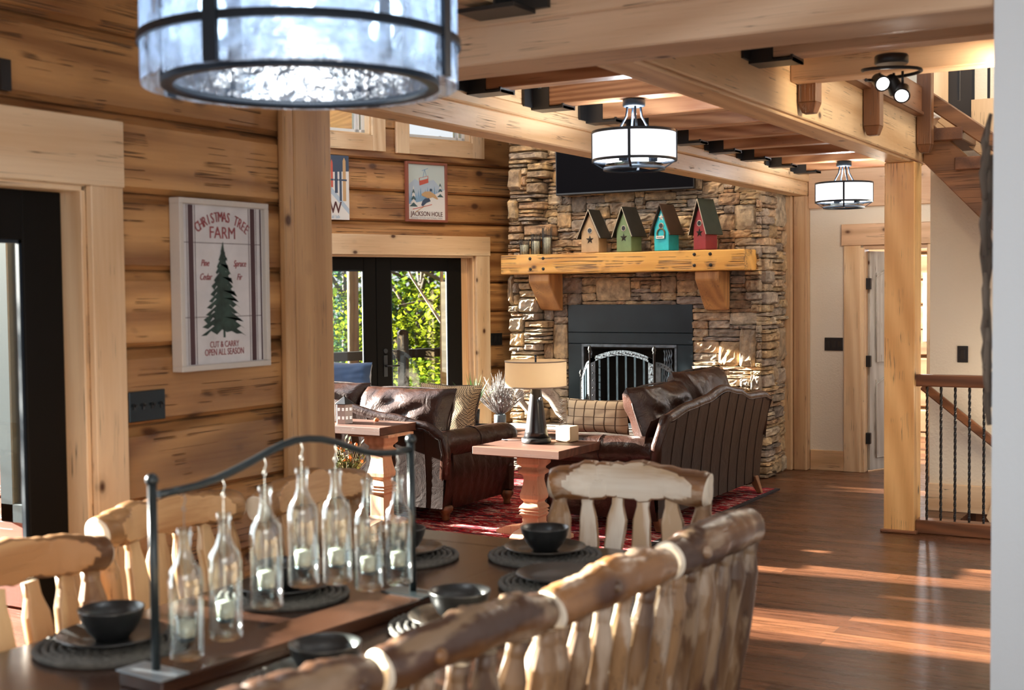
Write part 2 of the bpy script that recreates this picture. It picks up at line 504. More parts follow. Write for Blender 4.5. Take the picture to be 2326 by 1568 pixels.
def rug_mat():
    m, nt, N, L, B = new_mat('rug_weave')
    tc = N.new('ShaderNodeTexCoord')
    mp = N.new('ShaderNodeMapping'); mp.inputs['Scale'].default_value = (3.0, 14, 1); L.new(tc.outputs['Object'], mp.inputs['Vector'])
    n = N.new('ShaderNodeTexNoise'); n.inputs['Scale'].default_value = 2.2; n.inputs['Detail'].default_value = 5; n.inputs['Distortion'].default_value = 1.2
    L.new(mp.outputs[0], n.inputs['Vector'])
    r = ramp(N, [(.0, (.02, .012, .02)), (.40, (.03, .012, .02)), (.44, (.34, .012, .02)), (.54, (.42, .02, .03)), (.57, (.62, .52, .44)), (.62, (.30, .01, .02)), (.66, (.03, .03, .07))])
    r.color_ramp.interpolation = 'CONSTANT'
    L.new(n.outputs['Fac'], r.inputs['Fac']); L.new(r.outputs['Color'], B.inputs['Base Color'])
    B.inputs['Roughness'].default_value = .95; B.inputs['Specular IOR Level'].default_value = .1
    n2 = N.new('ShaderNodeTexNoise'); n2.inputs['Scale'].default_value = 220; L.new(tc.outputs['Object'], n2.inputs['Vector'])
    b = N.new('ShaderNodeBump'); b.inputs['Strength'].default_value = .6; b.inputs['Distance'].default_value = .006
    L.new(n2.outputs['Fac'], b.inputs['Height']); L.new(b.outputs['Normal'], B.inputs['Normal'])
    return m


def leather_mat(name, c1, c2, rough=.32, bmp=.5):
    m, nt, N, L, B = new_mat(name)
    tc = N.new('ShaderNodeTexCoord')
    n = N.new('ShaderNodeTexNoise'); n.inputs['Scale'].default_value = 3.5; n.inputs['Detail'].default_value = 6; L.new(tc.outputs['Object'], n.inputs['Vector'])
    r = ramp(N, [(.35, c1), (.68, c2)]); L.new(n.outputs['Fac'], r.inputs['Fac']); L.new(r.outputs['Color'], B.inputs['Base Color'])
    B.inputs['Roughness'].default_value = rough
    B.inputs['Specular IOR Level'].default_value = .42
    n2 = N.new('ShaderNodeTexNoise'); n2.inputs['Scale'].default_value = 9; n2.inputs['Detail'].default_value = 6; n2.inputs['Distortion'].default_value = 1.0; L.new(tc.outputs['Object'], n2.inputs['Vector'])
    v = N.new('ShaderNodeTexVoronoi'); v.inputs['Scale'].default_value = 160; L.new(tc.outputs['Object'], v.inputs['Vector'])
    a = N.new('ShaderNodeMath'); a.operation = 'MULTIPLY_ADD'; a.inputs[1].default_value = .06; L.new(v.outputs['Distance'], a.inputs[0]); L.new(n2.outputs['Fac'], a.inputs[2])
    b = N.new('ShaderNodeBump'); b.inputs['Strength'].default_value = .55; b.inputs['Distance'].default_value = .02
    L.new(a.outputs[0], b.inputs['Height']); L.new(b.outputs['Normal'], B.inputs['Normal'])
    b.inputs['Strength'].default_value = bmp
    return m


def leaf_mat(name, c1, c2, trans=.5):
    m, nt, N, L, B = new_mat(name)
    tc = N.new('ShaderNodeTexCoord')
    n = N.new('ShaderNodeTexNoise'); n.inputs['Scale'].default_value = 1.3; n.inputs['Detail'].default_value = 6; L.new(tc.outputs['Object'], n.inputs['Vector'])
    r = ramp(N, [(.36, c1), (.62, c2)]); L.new(n.outputs['Fac'], r.inputs['Fac'])
    d = N.new('ShaderNodeBsdfDiffuse'); t = N.new('ShaderNodeBsdfTranslucent')
    L.new(r.outputs['Color'], d.inputs[0]); L.new(r.outputs['Color'], t.inputs[0])
    mx = N.new('ShaderNodeMixShader'); mx.inputs[0].default_value = trans; L.new(d.outputs[0], mx.inputs[1]); L.new(t.outputs[0], mx.inputs[2])
    L.new(mx.outputs[0], N['Material Output'].inputs['Surface']); N.remove(B)
    return m


LOGW = dict(light=(.62, .33, .125), dark=(.24, .10, .034))
m_logY = wood('log_wall_wood', axis='X', rings=5, rough=.42, knots=.085, crack=2.4, bump=.85, contrast=1.15, course=('Y', .283, .85), hew=.5, **LOGW)
m_logF = m_logY
m_chink = plain('log_groove', (.10, .05, .02), .9)
m_trimX = wood('pine_trim_x', (.86, .66, .43), (.60, .36, .18), 'X', 5, .45, .05, .5, .35)
m_trimY = wood('pine_trim_y', (.86, .66, .43), (.60, .36, .18), 'Y', 5, .45, .05, .5, .35)
m_trimZ = wood('pine_trim_z', (.86, .66, .43), (.60, .36, .18), 'Z', 5, .45, .05, .5, .35)
m_beamX = wood('beam_pine_x', (.76, .53, .35), (.50, .29, .16), 'X', 4, .5, .055, .5, .3, hew=.25)
m_beamY = wood('beam_pine_y', (.86, .62, .37), (.58, .34, .16), 'Y', 4, .45, .055, .8, .4, hew=.6)
m_joist = wood('joist_fir', (.60, .33, .17), (.26, .10, .04), 'X', 14, .45, .05, .3, .3, contrast=1.15)
m_col = wood('column_pine', (.96, .60, .25), (.68, .34, .11), 'Z', 5, .38, .06, .7, .35, coat=.15)
m_post = wood('post_pine', (.66, .40, .19), (.42, .22, .09), 'Z', 5, .45, .05, .6, .35)
m_hallpost = wood('hall_post_pine', (.66, .44, .25), (.38, .20, .10), 'Z', 5, .45, .06, .6, .35)
m_mantel = wood('mantel_wood', (.88, .50, .13), (.55, .24, .05), 'X', 5, .4, .06, 5.0, .8, coat=.1)
m_corbel = wood('corbel_wood', (.62, .31, .11), (.30, .12, .04), 'Z', 6, .45, .06, 1.2, .6)
m_darkX = wood('dark_stair_wood_x', (.26, .105, .045), (.07, .025, .012), 'X', 7, .35, .03, .8, .5)
m_darkY = wood('dark_stair_wood_y', (.24, .10, .045), (.07, .025, .012), 'Y', 7, .35, .03, .8, .5)
m_darkZ = wood('dark_post_wood', (.24, .10, .04), (.08, .03, .012), 'Z', 7, .4, .03, 1.2, .6)
m_strng = wood('stringer_wood', (.30, .13, .05), (.10, .04, .015), 'X', 7, .45, .04, 1.5, .6)
m_tableT = wood('table_top_wood', (.050, .021, .012), (.020, .009, .006), 'Y', 6, .24, 0, 0, .12, contrast=.9, coat=.25)
m_endT = wood('side_table_wood', (.15, .060, .032), (.05, .018, .011), 'X', 7, .55, .03, .4, .3)
m_ped = wood('pedestal_pine', (.76, .48, .30), (.50, .26, .15), 'Z', 6, .6, .03, .4, .3)
CUTP = ((.90, .84, .74), (.52, .36, .22)); CUTO = ((.80, .50, .25), (.46, .21, .08))
m_bark = wood('peeled_log_bark', (.44, .20, .070), (.065, .026, .011), 'X', 3, .40, .12, .8, .5, coat=.08, contrast=1.45, cut=CUTP)
m_bark2 = wood('peeled_log_bark_tan', (.52, .27, .11), (.12, .05, .02), 'X', 3, .40, .12, .8, .5, coat=.08, contrast=1.3, cut=CUTO)
m_barkZ = wood('peeled_slat_bark', (.46, .26, .12), (.09, .040, .016), 'Z', 3, .42, .12, .8, .5, coat=.05, contrast=1.45, cut=CUTP)
m_barkZ2 = wood('peeled_slat_tan', (.62, .36, .16), (.20, .09, .035), 'Z', 3, .42, .12, .8, .5, coat=.05, contrast=1.2, cut=((.80, .54, .28), (.5, .26, .11)))
m_cutX = wood('sanded_log_face', (.86, .70, .50), (.62, .38, .20), 'X', 6, .35, .03, 0, .1, coat=.2)
m_cutZ = wood('sanded_slat_face', (.74, .62, .45), (.52, .38, .24), 'Z', 6, .35, .03, 0, .1, coat=.2)
m_end = plain('sawn_log_end', (.80, .70, .56), .55, vary=.12, vscale=20)
m_stain = wood('stained_exterior_log', (.42, .12, .065), (.20, .05, .03), 'X', 5, .55, .04, 1.2, .6, course=('Y', .283, .85))
m_dry = plain('cream_drywall', (.76, .70, .60), .85, bump=.25, bscale=70)
m_dryw = plain('stair_drywall', (.80, .72, .58), .85, bump=.35, bscale=55)
m_dryr = plain('pale_drywall', (.77, .82, .86), .85, bump=.12, bscale=60)
m_ceil = plain('white_ceiling_board', (.80, .76, .70), .7)
m_floor = floor_mat()
m_black = plain('black_metal', (.012, .012, .013), .38, spec=.5)
m_iron = plain('blued_iron', (.05, .075, .095), .35, metal=.7, bump=.15, bscale=30)
m_iron2 = plain('forged_iron_light', (.16, .19, .22), .4, metal=.8, bump=.4, bscale=40, vary=.3, vscale=20)
m_steel = plain('fireplace_steel_panel', (.020, .034, .044), .33, metal=.2, vary=.25, vscale=3)
m_bronze = plain('dark_bronze_metal', (.010, .018, .030), .45, metal=.3)
m_blackp = plain('door_black_frame', (.008, .007, .006), .65, spec=.10)
m_holder = plain('candle_holder_iron', (.020, .028, .032), .3, metal=.3)
m_foot = plain('grey_metal_foot', (.34, .40, .45), .4, metal=.6)
m_leather = leather_mat('brown_leather', (.018, .0075, .005), (.042, .017, .011), .30)
m_leather2 = leather_mat('dark_back_leather', (.015, .007, .0055), (.028, .012, .008), .42, .22)
m_stone = attr_mat('ledge_stone')
m_mort = plain('stone_joint', (.07, .058, .048), .95)
m_dish = plain('black_stoneware', (.012, .013, .014), .33, spec=.6)
m_plate = plain('dark_brown_glaze_plate', (.035, .028, .022), .25, spec=.6)
m_mat = plain('grey_seagrass_mat', (.085, .080, .072), .8, vary=.4, vscale=40)
m_wax = plain('ivory_wax', (.95, .92, .78), .5)
m_rug = rug_mat()
m_pane = pane('window_glass', (.97, .98, .98), 1.0)
m_glassd = pane('door_glass', (.95, .97, .96), .9)


def glass_mat():
    m, nt, N, L, B = new_mat('clear_bottle_glass')
    t = N.new('ShaderNodeBsdfTransparent'); t.inputs[0].default_value = (.955, .975, .97, 1)
    g = N.new('ShaderNodeBsdfGlossy'); g.inputs['Roughness'].default_value = .03; g.inputs[0].default_value = (1, 1, 1, 1)
    lw = N.new('ShaderNodeLayerWeight'); lw.inputs['Blend'].default_value = .22
    pw = N.new('ShaderNodeMath'); pw.operation = 'POWER'; pw.inputs[1].default_value = 1.3; L.new(lw.outputs['Facing'], pw.inputs[0])
    ml = N.new('ShaderNodeMath'); ml.operation = 'MULTIPLY_ADD'; ml.inputs[1].default_value = .95; ml.inputs[2].default_value = .05; L.new(pw.outputs[0], ml.inputs[0])
    mx = N.new('ShaderNodeMixShader'); L.new(ml.outputs[0], mx.inputs[0]); L.new(t.outputs[0], mx.inputs[1]); L.new(g.outputs[0], mx.inputs[2])
    L.new(mx.outputs[0], N['Material Output'].inputs['Surface']); N.remove(B)
    return m


m_glass = glass_mat()


def log_course_wall(frame, u0, u1, ztop, openings, name, thick=.2, mat=None, z0=0.0, gz=.283, zoff=.0425, inner=True):
    """frame = Matrix whose columns are u direction, up, outward normal, origin; openings (u0,u1,z0,z1)"""
    mb = MB()
    edges = []
    k = math.floor((z0 - zoff) / gz) - 1
    while True:
        z = zoff + k * gz
        if z > ztop:
            break
        if z >= z0 - 1e-6:
            edges.append(z)
        k += 1
    zs = sorted(set([z0, ztop] + edges + [o[2] for o in openings if z0 < o[2] < ztop] + [o[3] for o in openings if z0 < o[3] < ztop]))
    for a, b in zip(zs, zs[1:]):
        if b - a < 1e-4:
            continue
        mid = (a + b) / 2
        segs = [(u0, u1)]
        for o in openings:
            if o[2] < mid < o[3]:
                ns = []
                for s0, s1 in segs:
                    if o[1] <= s0 or o[0] >= s1:
                        ns.append((s0, s1))
                    else:
                        if o[0] > s0: ns.append((s0, o[0]))
                        if o[1] < s1: ns.append((o[1], s1))
                segs = ns
        cb = .018 if b - a > .075 and any(abs(a - e) < 1e-5 for e in edges) else 0
        ct = .042 if b - a > .075 and any(abs(b - e) < 1e-5 for e in edges) else 0
        for s0, s1 in segs:
            dz = .032
            prof = [(-thick, a), (-dz if cb else 0, a), (0, a + cb), (0, b - ct), (-dz if ct else 0, b - ct * .25), (-dz * 1.6 if ct else 0, b), (-thick, b)]
            n = len(prof)
            vs = [Vector((s0, z, d)) for d, z in prof] + [Vector((s1, z, d)) for d, z in prof]
            o = len(mb.v)
            mb.v += vs
            mb.face([o + i for i in range(n)]); mb.face([o + n + i for i in reversed(range(n))])
            for i in range(n):
                j = (i + 1) % n
                mb.face((o + i, o + n + i, o + n + j, o + j))
    w = mb.build(name, mat or m_logY)
    w.matrix_world = frame
    return w


def frame_of(origin, u, n):
    u = Vector(u).normalized(); n = Vector(n).normalized(); v = Vector((0, 0, 1))
    M = Matrix((u, v, n)).transposed().to_4x4()
    M.translation = Vector(origin)
    return M


FL = frame_of((-3.5, 0, 0), (0, 1, 0), (1, 0, 0))            # left wall, u = y
_a = R(20.66)
FF = frame_of((-6.41, 11.0, 0), (math.sin(_a), math.cos(_a), 0), (math.cos(_a), -math.sin(_a), 0))  # french door wall
FS = frame_of((0, 10.6, 0), (1, 0, 0), (0, -1, 0))           # stone front, u = x
# ================================================================== SETTING
fl = MB().box((-12, -2.5, -.2), (3.0, 15.5, 0)).build('floor', m_floor)
# cut the stairwell out of the floor: rebuild as strips around (x>-1.90, 8.78<y<9.62)
bpy.data.objects.remove(fl)
fb = MB()
for a, b in (((-9.2, -2.5), (3.0, 8.78)), ((-9.2, 8.78), (-1.75, 15.5)), ((-1.75, 9.62), (3.0, 15.5))):
    fb.box((a[0], a[1], -.2), (b[0], b[1], 0))
struct(fb.build('floor', m_floor))

# --- left log wall with patio door
DO = (1.0, 3.095, 0, 2.0235)
struct(log_course_wall(FL, -2.5, 4.16, 3.6, [DO], 'wall_left'))


def framed(name, frame, o, casing, head, mat_v, mat_h, ext=.03, sill=False, reveal=.12):
    """casing boards round an opening o=(u0,u1,z0,z1) in frame coordinates"""
    u0, u1, z0, z1 = o
    objs = []
    mb = MB()
    mb.box((u0 - casing, z0 - (casing if sill else 0), 0), (u0, z1, ext)); mb.box((u1, z0 - (casing if sill else 0), 0), (u1 + casing, z1, ext))
    mb.box((u0 - .002, z0, -reveal), (u0 + .02, z1, 0)); mb.box((u1 - .02, z0, -reveal), (u1 + .002, z1, 0))
    objs.append(mb)
    mh = MB()
    mh.box((u0 - casing - .005, z1, 0), (u1 + casing + .005, z1 + head, ext + .004)); mh.box((u0, z1 - .02, -reveal), (u1, z1 + .002, 0))
    if sill:
        mh.box((u0, z0 - casing, 0), (u1, z0, ext)); mh.box((u0, z0 - .002, -reveal), (u1, z0 + .02, 0))
    a = mb.build(name, mat_v, bevel=.003)
    a.matrix_world = frame
    b = mh.build('header', mat_h, bevel=.003)
    b.parent = a
    a['kind'] = 'structure'
    return a


framed('trim_1', FL, (1.0, 3.095, 0, 2.03), .145, .235, m_trimY, m_trimX, ext=.03)
# patio door (dark frame, tall glass)


def glazed_leaf(parent_name, frame, u0, u1, z0, z1, stile, bot, top, d, th=.045, glass=None, handle=None, mullion=None):
    mb = MB()
    mb.box((u0, z0, d - th), (u0 + stile, z1, d)); mb.box((u1 - stile, z0, d - th), (u1, z1, d))
    mb.box((u0 + stile, z0, d - th), (u1 - stile, z0 + bot, d)); mb.box((u0 + stile, z1 - top, d - th), (u1 - stile, z1, d))
    mb.xf(frame)
    leaf = mb.build(parent_name, m_blackp, bevel=.004)
    leaf['kind'] = 'structure'
    g = MB().box((u0 + stile, z0 + bot, d - th / 2 - .003), (u1 - stile, z1 - top, d - th / 2 + .003)).xf(frame).build('glass_pane', glass or m_glassd, leaf)
    bead = MB()
    for a, b, c, e in ((u0 + stile, z0 + bot, u0 + stile + .012, z1 - top), (u1 - stile - .012, z0 + bot, u1 - stile, z1 - top),
                       (u0 + stile, z0 + bot, u1 - stile, z0 + bot + .012), (u0 + stile, z1 - top - .012, u1 - stile, z1 - top)):
        bead.box((a, b, d - th / 2), (c, e, d - .008))
    bead.xf(frame).build('glazing_bead', m_bronze, leaf)
    if handle:
        hu, hz, sg = handle
        h = MB().box((hu - .02, hz - .10, d), (hu + .02, hz + .10, d + .008)).tube([(hu, hz, d + .005), (hu, hz, d + .05), (hu + sg * .02, hz, d + .055), (hu + sg * .12, hz, d + .055)], .009, 8)
        h.lathe([(.022, -.002), (.022, .012)], n=14)
        h.v[-28:] = [Matrix.Translation((hu, hz + .14, d)) @ v for v in h.v[-28:]]
        h.xf(frame).build('door_handle', m_black, leaf)
    return leaf


glazed_leaf('door_1', FL, 1.9, 3.075, .02, 2.01, .165, .24, .17, -.10, handle=(1.97, .95, 1))
glazed_leaf('door_2', FL, 1.02, 1.89, .02, 2.01, .13, .24, .17, -.10)

# --- post and switches on the left wall are things (below)
# --- great room window wall (prow half with french doors)
FD = (-2.64, -.43, 0, 2.0235)
W2 = (-1.198, -.457, 3.085, 3.9)
W1 = (-2.45, -1.608, 3.085, 3.9)
struct(log_course_wall(FF, -5.2, .34, 5.6, [FD, W2, W1, (-4.9, -3.0, .8, 2.0)], 'wall_front'))
framed('trim_2', FF, (-2.64, -.43, 0, 1.995), .165, .185, m_trimY, m_trimX, ext=.04, reveal=.15)
struct(MB().box((-.535, 0, -.15), (-.45, 1.975, -.085)).box((-2.62, 0, -.15), (-2.53, 1.975, -.085)).xf(FF).build('trim_4', m_trimZ, bevel=.003))
glazed_leaf('door_3', FF, -1.525, -.535, .02, 1.975, .165, .22, .12, -.07, handle=(-1.437, .96, 1))
glazed_leaf('door_4', FF, -2.53, -1.53, .02, 1.975, .13, .22, .12, -.07)


def fixed_window(name, frame, o, casing, extra_mull=None):
    u0, u1, z0, z1 = o
    t = framed(name, frame, o, casing, casing, m_trimY, m_trimX, ext=.035, sill=True, reveal=.16)
    mb = MB()
    f = .035
    for a, b, c, e in ((u0 + .02, z0 + .02, u0 + .02 + f, z1 - .02), (u1 - .02 - f, z0 + .02, u1 - .02, z1 - .02), (u0 + .02, z0 + .02, u1 - .02, z0 + .02 + f), (u0 + .02, z1 - .02 - f, u1 - .02, z1 - .02)):
        mb.box((a, b, -.12), (c, e, -.07))
    for x in extra_mull or ():
        mb.box((x - .012, z0 + .02, -.12), (x + .012, z1 - .02, -.07))
    mb.build('window_sash', plain(name + '_vinyl', (.82, .84, .85), .4), t)
    MB().box((u0 + .02, z0 + .02, -.10), (u1 - .02, z1 - .02, -.094)).build('glass_pane', m_pane, t)
    return t


fixed_window('window_1', FF, W2, .145, (-.57,))
fixed_window('window_2', FF, W1, .142, (-1.72, -1.70))
# second half of the prow (unseen from the photo, throws the sun stripes) and its outside log wall
APX = FF @ Vector((-5.2, 0, 0))
F3 = frame_of((-7.0, 4.3, 0), (APX.x + 7.0, APX.y - 4.3, 0), (APX.y - 4.3, -(APX.x + 7.0), 0))
L3 = math.hypot(APX.x + 7.0, APX.y - 4.3)
struct(log_course_wall(F3, 0, L3, 5.6, [(1.03, 1.78, .8, 2.0), (1.98, 2.08, .8, 1.75)], 'wall_side'))
FE = frame_of((0, 4.30, 0), (1, 0, 0), (0, -1, 0))
struct(log_course_wall(FE, -7.05, -3.60, 3.6, [(-5.46, -5.30, .56, 2.05)], 'wall_outside', thick=.15, mat=m_stain))
_wo = MB()
for a, b, c, e in ((-5.50, .5, -5.40, 2.1), (-5.34, .5, -5.24, 2.1), (-5.5, .5, -5.24, .6), (-5.5, 2.0, -5.24, 2.1)):
    _wo.box((a, b, -.02), (c, e, .035))
_w = struct(_wo.xf(FE).build('window_3', plain('blue_black_sash', (.05, .075, .095), .3), bevel=.006))
MB().box((-5.4, .6, -.06), (-5.34, 2.0, -.054)).xf(FE).build('glass_pane', pane('dark_mirror_glass', (.10, .13, .14), 9.0), _w)
_sf = MB()
_q = [FF @ Vector(p) for p in ((-5.4, 4.25, -.2), (.6, 4.25, -.2), (.6, 3.62, -3.4), (-5.4, 3.62, -3.4))]
_sf.prism([_q[0], _q[1], _q[2], _q[3]], (0, 0, 0), (0, 0, .12))
struct(_sf.build('ceiling_porch', wood('soffit_boards', (.52, .33, .18), (.30, .17, .09), 'X', 5, .6, .04, .5, .3)))
# --- back wall behind fireplace and hall
hb = MB()
hb.box((-6.4, 11.32, 0), (-2.95, 11.45, 3.0)); hb.box((-2.95, 11.32, 2.0), (-2.38, 11.45, 3.0)); hb.box((-2.38, 11.32, 0), (3.0, 11.45, 3.0))
struct(hb.build('wall_back', m_dry))
struct(MB().box((-6.4, 11.32, 3.0), (-1.5, 11.45, 5.6)).build('wall_upper_back', m_dry))
# hall door trim
t4 = MB().box((-3.125, 11.29, 0), (-2.975, 11.32, 2.02)).box((-2.405, 11.29, 0), (-2.25, 11.32, 2.02)).box((-2.99, 11.30, 0), (-2.945, 11.45, 2.0)).box((-2.40, 11.30, 0), (-2.36, 11.45, 2.0)).build('trim_3', m_trimZ, bevel=.004)
struct(t4)
MB().box((-3.145, 11.283, 2.02), (-2.23, 11.32, 2.21)).box((-2.96, 11.31, 1.985), (-2.38, 11.45, 2.02)).build('door_header', m_beamX, t4, bevel=.004)
struct(MB().box((-3.43, 11.295, 0), (-3.125, 11.32, .182)).build('baseboard_back', wood('baseboard_pine', (.74, .5, .29), (.5, .3, .15), 'X', 5, .5, .04, 1.2, .5), bevel=.003))
# open six panel door, hinged on the left
dm = Matrix.Translation((-2.94, 11.42, 0)) @ Matrix.Rotation(R(66), 4, 'Z')
wash = wood('whitewashed_door', (.70, .70, .67), (.45, .43, .39), 'Z', 6, .6, .04, 1.0, .3)
dr = MB().box((0, -.02, .01), (.72, .02, 1.97))
dr.xf(dm)
dr = struct(dr.build('door_5', wash, bevel=.003))
pn = MB()
for (a, b, c, e) in ((.08, .12, .33, .82), (.39, .12, .64, .82), (.08, .98, .33, 1.78), (.39, .98, .64, 1.78)):
    pn.box((a, -.028, b), (c, -.018, e)); pn.tube([(a, -.03, b), (c, -.03, b), (c, -.03, e - .04), ((a + c) / 2, -.03, e + .02), (a, -.03, e - .04)], .007, 6, closed=True)
pn.xf(dm).build('door_panel', wash, dr)
for hz in (.30, .99, 1.68):
    MB().box((-2.985, 11.36, hz - .05), (-2.905, 11.405, hz + .05)).build('hinge', m_black, dr, bevel=.004)
# room beyond the hall door
FBR = frame_of((0, 14.3, 0), (1, 0, 0), (0, -1, 0))
struct(log_course_wall(FBR, -4.5, -.5, 3.0, [(-3.03, -2.3, 1.1, 1.75)], 'wall_bedroom', mat=wood('bedroom_logs', (.46, .29, .16), (.22, .12, .06), 'X', 5, .5, .05, 1, .5, course=('Y', .283, .85))))
_wb = struct(MB().box((-3.08, 14.27, 1.05), (-2.99, 14.31, 1.8)).box((-2.34, 14.27, 1.05), (-2.25, 14.31, 1.8)).box((-2.99, 14.27, 1.72), (-2.34, 14.31, 1.8)).box((-2.99, 14.27, 1.05), (-2.34, 14.31, 1.11)).build('window_4', plain('grey_sash', (.35, .37, .38), .5)))
MB().box((-2.99, 14.30, 1.1), (-2.34, 14.305, 1.75)).build('glass_pane', m_pane, _wb)
# stair side wall and its pine base board
sw = MB().box((-2.03, 9.64, -2.6), (3.0, 9.78, 4.9))
struct(sw.build('wall_stair', m_dryw))
struct(MB().box((-2.035, 9.60, 0.0), (-1.30, 9.64, .20)).build('baseboard_stair', m_trimX, bevel=.003))
# right drywall corner
struct(MB().box((-.66, 4.14, 0), (-.50, 8.3, 3.2)).box((-.66, 3.99, 0), (2.2, 4.14, 3.2)).build('wall_right', m_dryr))
# ceilings
struct(MB().box((-3.72, -2.5, 2.87), (1.2, 4.1, 2.95)).box((-3.72, 4.1, 2.87), (-1.95, 11.32, 2.95)).box((-1.95, 4.1, 2.87), (2.2, 6.05, 2.95)).box((-3.72, 11.32, 2.6), (2.0, 14.3, 2.7)).build('ceiling', m_ceil))
struct(MB().add([(-9.2, 4.0, 3.7), (-3.7, 4.0, 3.9), (-3.7, 11.6, 5.6), (-9.2, 11.6, 5.4), (-9.2, 4.0, 3.8), (-3.7, 4.0, 4.0), (-3.7, 11.6, 5.7), (-9.2, 11.6, 5.5)], [(0, 1, 2, 3), (7, 6, 5, 4), (0, 4, 5, 1), (1, 5, 6, 2), (2, 6, 7, 3), (3, 7, 4, 0)]).build('ceiling_vault', m_ceil))
struct(MB().box((-1.9, 6.0, 4.9), (2.2, 9.8, 5.0)).build('ceiling_loft', m_ceil))


def one(mb, name, mats, label, cat, group=None, off=None, **k):
    o = mb.build(name, mats, off=off, **k)
    return tag(o, label, cat, group)


# ================================================================== TIMBERS
one(MB().box((-3.60, 4.162, 0), (-3.455, 4.415, 2.477)).box((-3.498, 4.105, 0), (-3.455, 4.162, 2.477)), 'timber_post', m_post, 'square pine post at the end of the log wall, beside the tree farm sign', 'post', bevel=.012, seg=2)
_c = thing('timber_column', 'orange square pine column standing alone on the dark floor, left of the iron railing', 'column', (-2.01, 8.72, 0))
MB().box((-2.115, 8.62, 0.0), (-1.915, 8.82, 2.477)).build('shaft', m_col, _c, off=(-2.01, 8.72, 0), bevel=.008, seg=2)
MB().box((-2.135, 8.60, 0), (-1.895, 8.84, .022)).build('base_trim', m_darkX, _c, off=(-2.01, 8.72, 0), bevel=.005)
one(MB().box((-3.62, 4.0, 2.477), (-.66, 4.265, 2.87)).box((-3.62, 3.985, 2.61), (-.66, 4.0, 2.87)), 'cross_beam', m_beamX, 'wide pale pine beam crossing the top of the picture in front of the joists', 'beam', off=(-2.1, 4.1, 2.6), bevel=.006)
one(MB().box((-3.60, 4.265, 2.477), (-3.44, 11.3, 2.60)).box((-3.585, 4.265, 2.60), (-3.425, 11.3, 2.665)), 'ceiling_beam', m_beamY, 'long rough-sawn beam running to the end of the stone fireplace, far side of the joists', 'beam', off=(-3.5, 7.8, 2.6), bevel=.008)
one(MB().box((-3.56, 4.265, 2.666), (-3.43, 11.3, 2.868)), 'rim_board', m_beamY, 'pale board above the long beam by the fireplace, behind the black joist hangers', 'board', off=(-3.5, 7.8, 2.7))
one(MB().box((-2.105, 4.265, 2.477), (-1.945, 9.0, 2.87)).box((-1.945, 4.265, 2.49), (-1.92, 9.0, 2.78)), 'ceiling_beam', m_beamY, 'bright knotty pine beam resting on the orange column, with dark pegs on its side', 'beam', off=(-2.0, 6.6, 2.6), bevel=.006)


def ordinal(i):
    return ['first', 'second', 'third', 'fourth', 'fifth', 'sixth', 'seventh', 'eighth', 'ninth', 'tenth', 'eleventh'][i]


def hanger(parent, off, x, y0, y1, zb, sg=1, h=.2):
    """black angle: plate on the joist faces plus shelf under it"""
    mb = MB()
    mb.box((x, y0 - .006, zb), (x + sg * .11, y0, zb + h)); mb.box((x, y1, zb), (x + sg * .11, y1 + .006, zb + h))
    mb.box((x, y0 - .10, zb - .0), (x + sg * .012, y0, zb + h))
    mb.box((x, y0 - .006, zb - .012), (x + sg * .20, y1 + .006, zb))
    mb.box((x + sg * .19, y0 - .01, zb - .012), (x + sg * .20, y1 + .02, zb + .012))
    b = mb.build('hanger_bracket', m_black, parent, off=off)
    for q in ((x + sg * .055, y0 - .008, zb + .11),):
        MB().cbox(q, (.010, .004, .010)).build('bolt', m_iron2, b, off=off, bevel=.003)


for k in range(11):
    y = 4.82 + .665 * k
    if y > 11.25:
        break
    c = (-2.77, y, 2.66)
    j = thing('ceiling_joist', '%s fir joist from the cross beam, between the two long beams' % ordinal(k), 'joist', c, group='ceiling joists between the long beams')
    MB().box((-3.425, y, 2.66), (-2.105, y + .115, 2.87)).build('timber', m_joist, j, off=c, bevel=.006)
    hanger(j, c, -3.425, y, y + .115, 2.652)
for k, y in enumerate((5.42, 6.0)):
    c = (-1.3, y, 2.66)
    j = thing('ceiling_joist', ('shorter pine joist right of the bright beam, the one the spotlights hang beside', 'deep pine joist edging the stair opening, right of the bright beam')[k], 'joist', c)
    MB().box((-1.92, y, 2.66 if k == 0 else 2.64), (-.66, y + .13, 2.87)).build('timber', (m_beamX, m_beamX)[k], j, off=c, bevel=.006)
    hanger(j, c, -1.92, y, y + .13, 2.65, h=.12) if k == 0 else None
for k, x in enumerate((-2.36, -3.02, -1.66)):
    c = (x, 2.0, 2.66)
    if k == 2:
        continue
    j = thing('ceiling_joist', ('dining room joist whose black hanger shows at the top of the cross beam', 'dining room joist above the big glass pendant')[k], 'joist', c)
    MB().box((x - .06, -1.0, 2.66), (x + .06, 3.985, 2.87)).build('timber', m_beamY, j, off=c, bevel=.006)
    mb = MB().box((x + .06, 3.965, 2.645), (x + .22, 3.985, 2.87)).box((x + .06, 3.86, 2.645), (x + .07, 3.985, 2.87)).box((x - .07, 3.83, 2.63), (x + .16, 3.985, 2.645)).build('hanger_bracket', m_black, j, off=c)
# two pine posts where the fireplace meets the hall
one(MB().box((-3.668, 11.16, 0), (-3.56, 11.318, 2.477)), 'wall_post', m_hallpost, 'knotty pine post touching the side of the stone fireplace', 'post', bevel=.008)
one(MB().box((-3.556, 11.2, 0), (-3.435, 11.318, 2.477)), 'wall_post', m_hallpost, 'narrow pine post between the fireplace post and the cream hall wall', 'post', bevel=.008)
one(MB().box((-3.435, 11.25, 2.36), (-1.95, 11.318, 2.868)), 'hall_lintel', m_beamX, 'pale pine beam high above the hall doorway, behind the small far pendant', 'beam', bevel=.006)
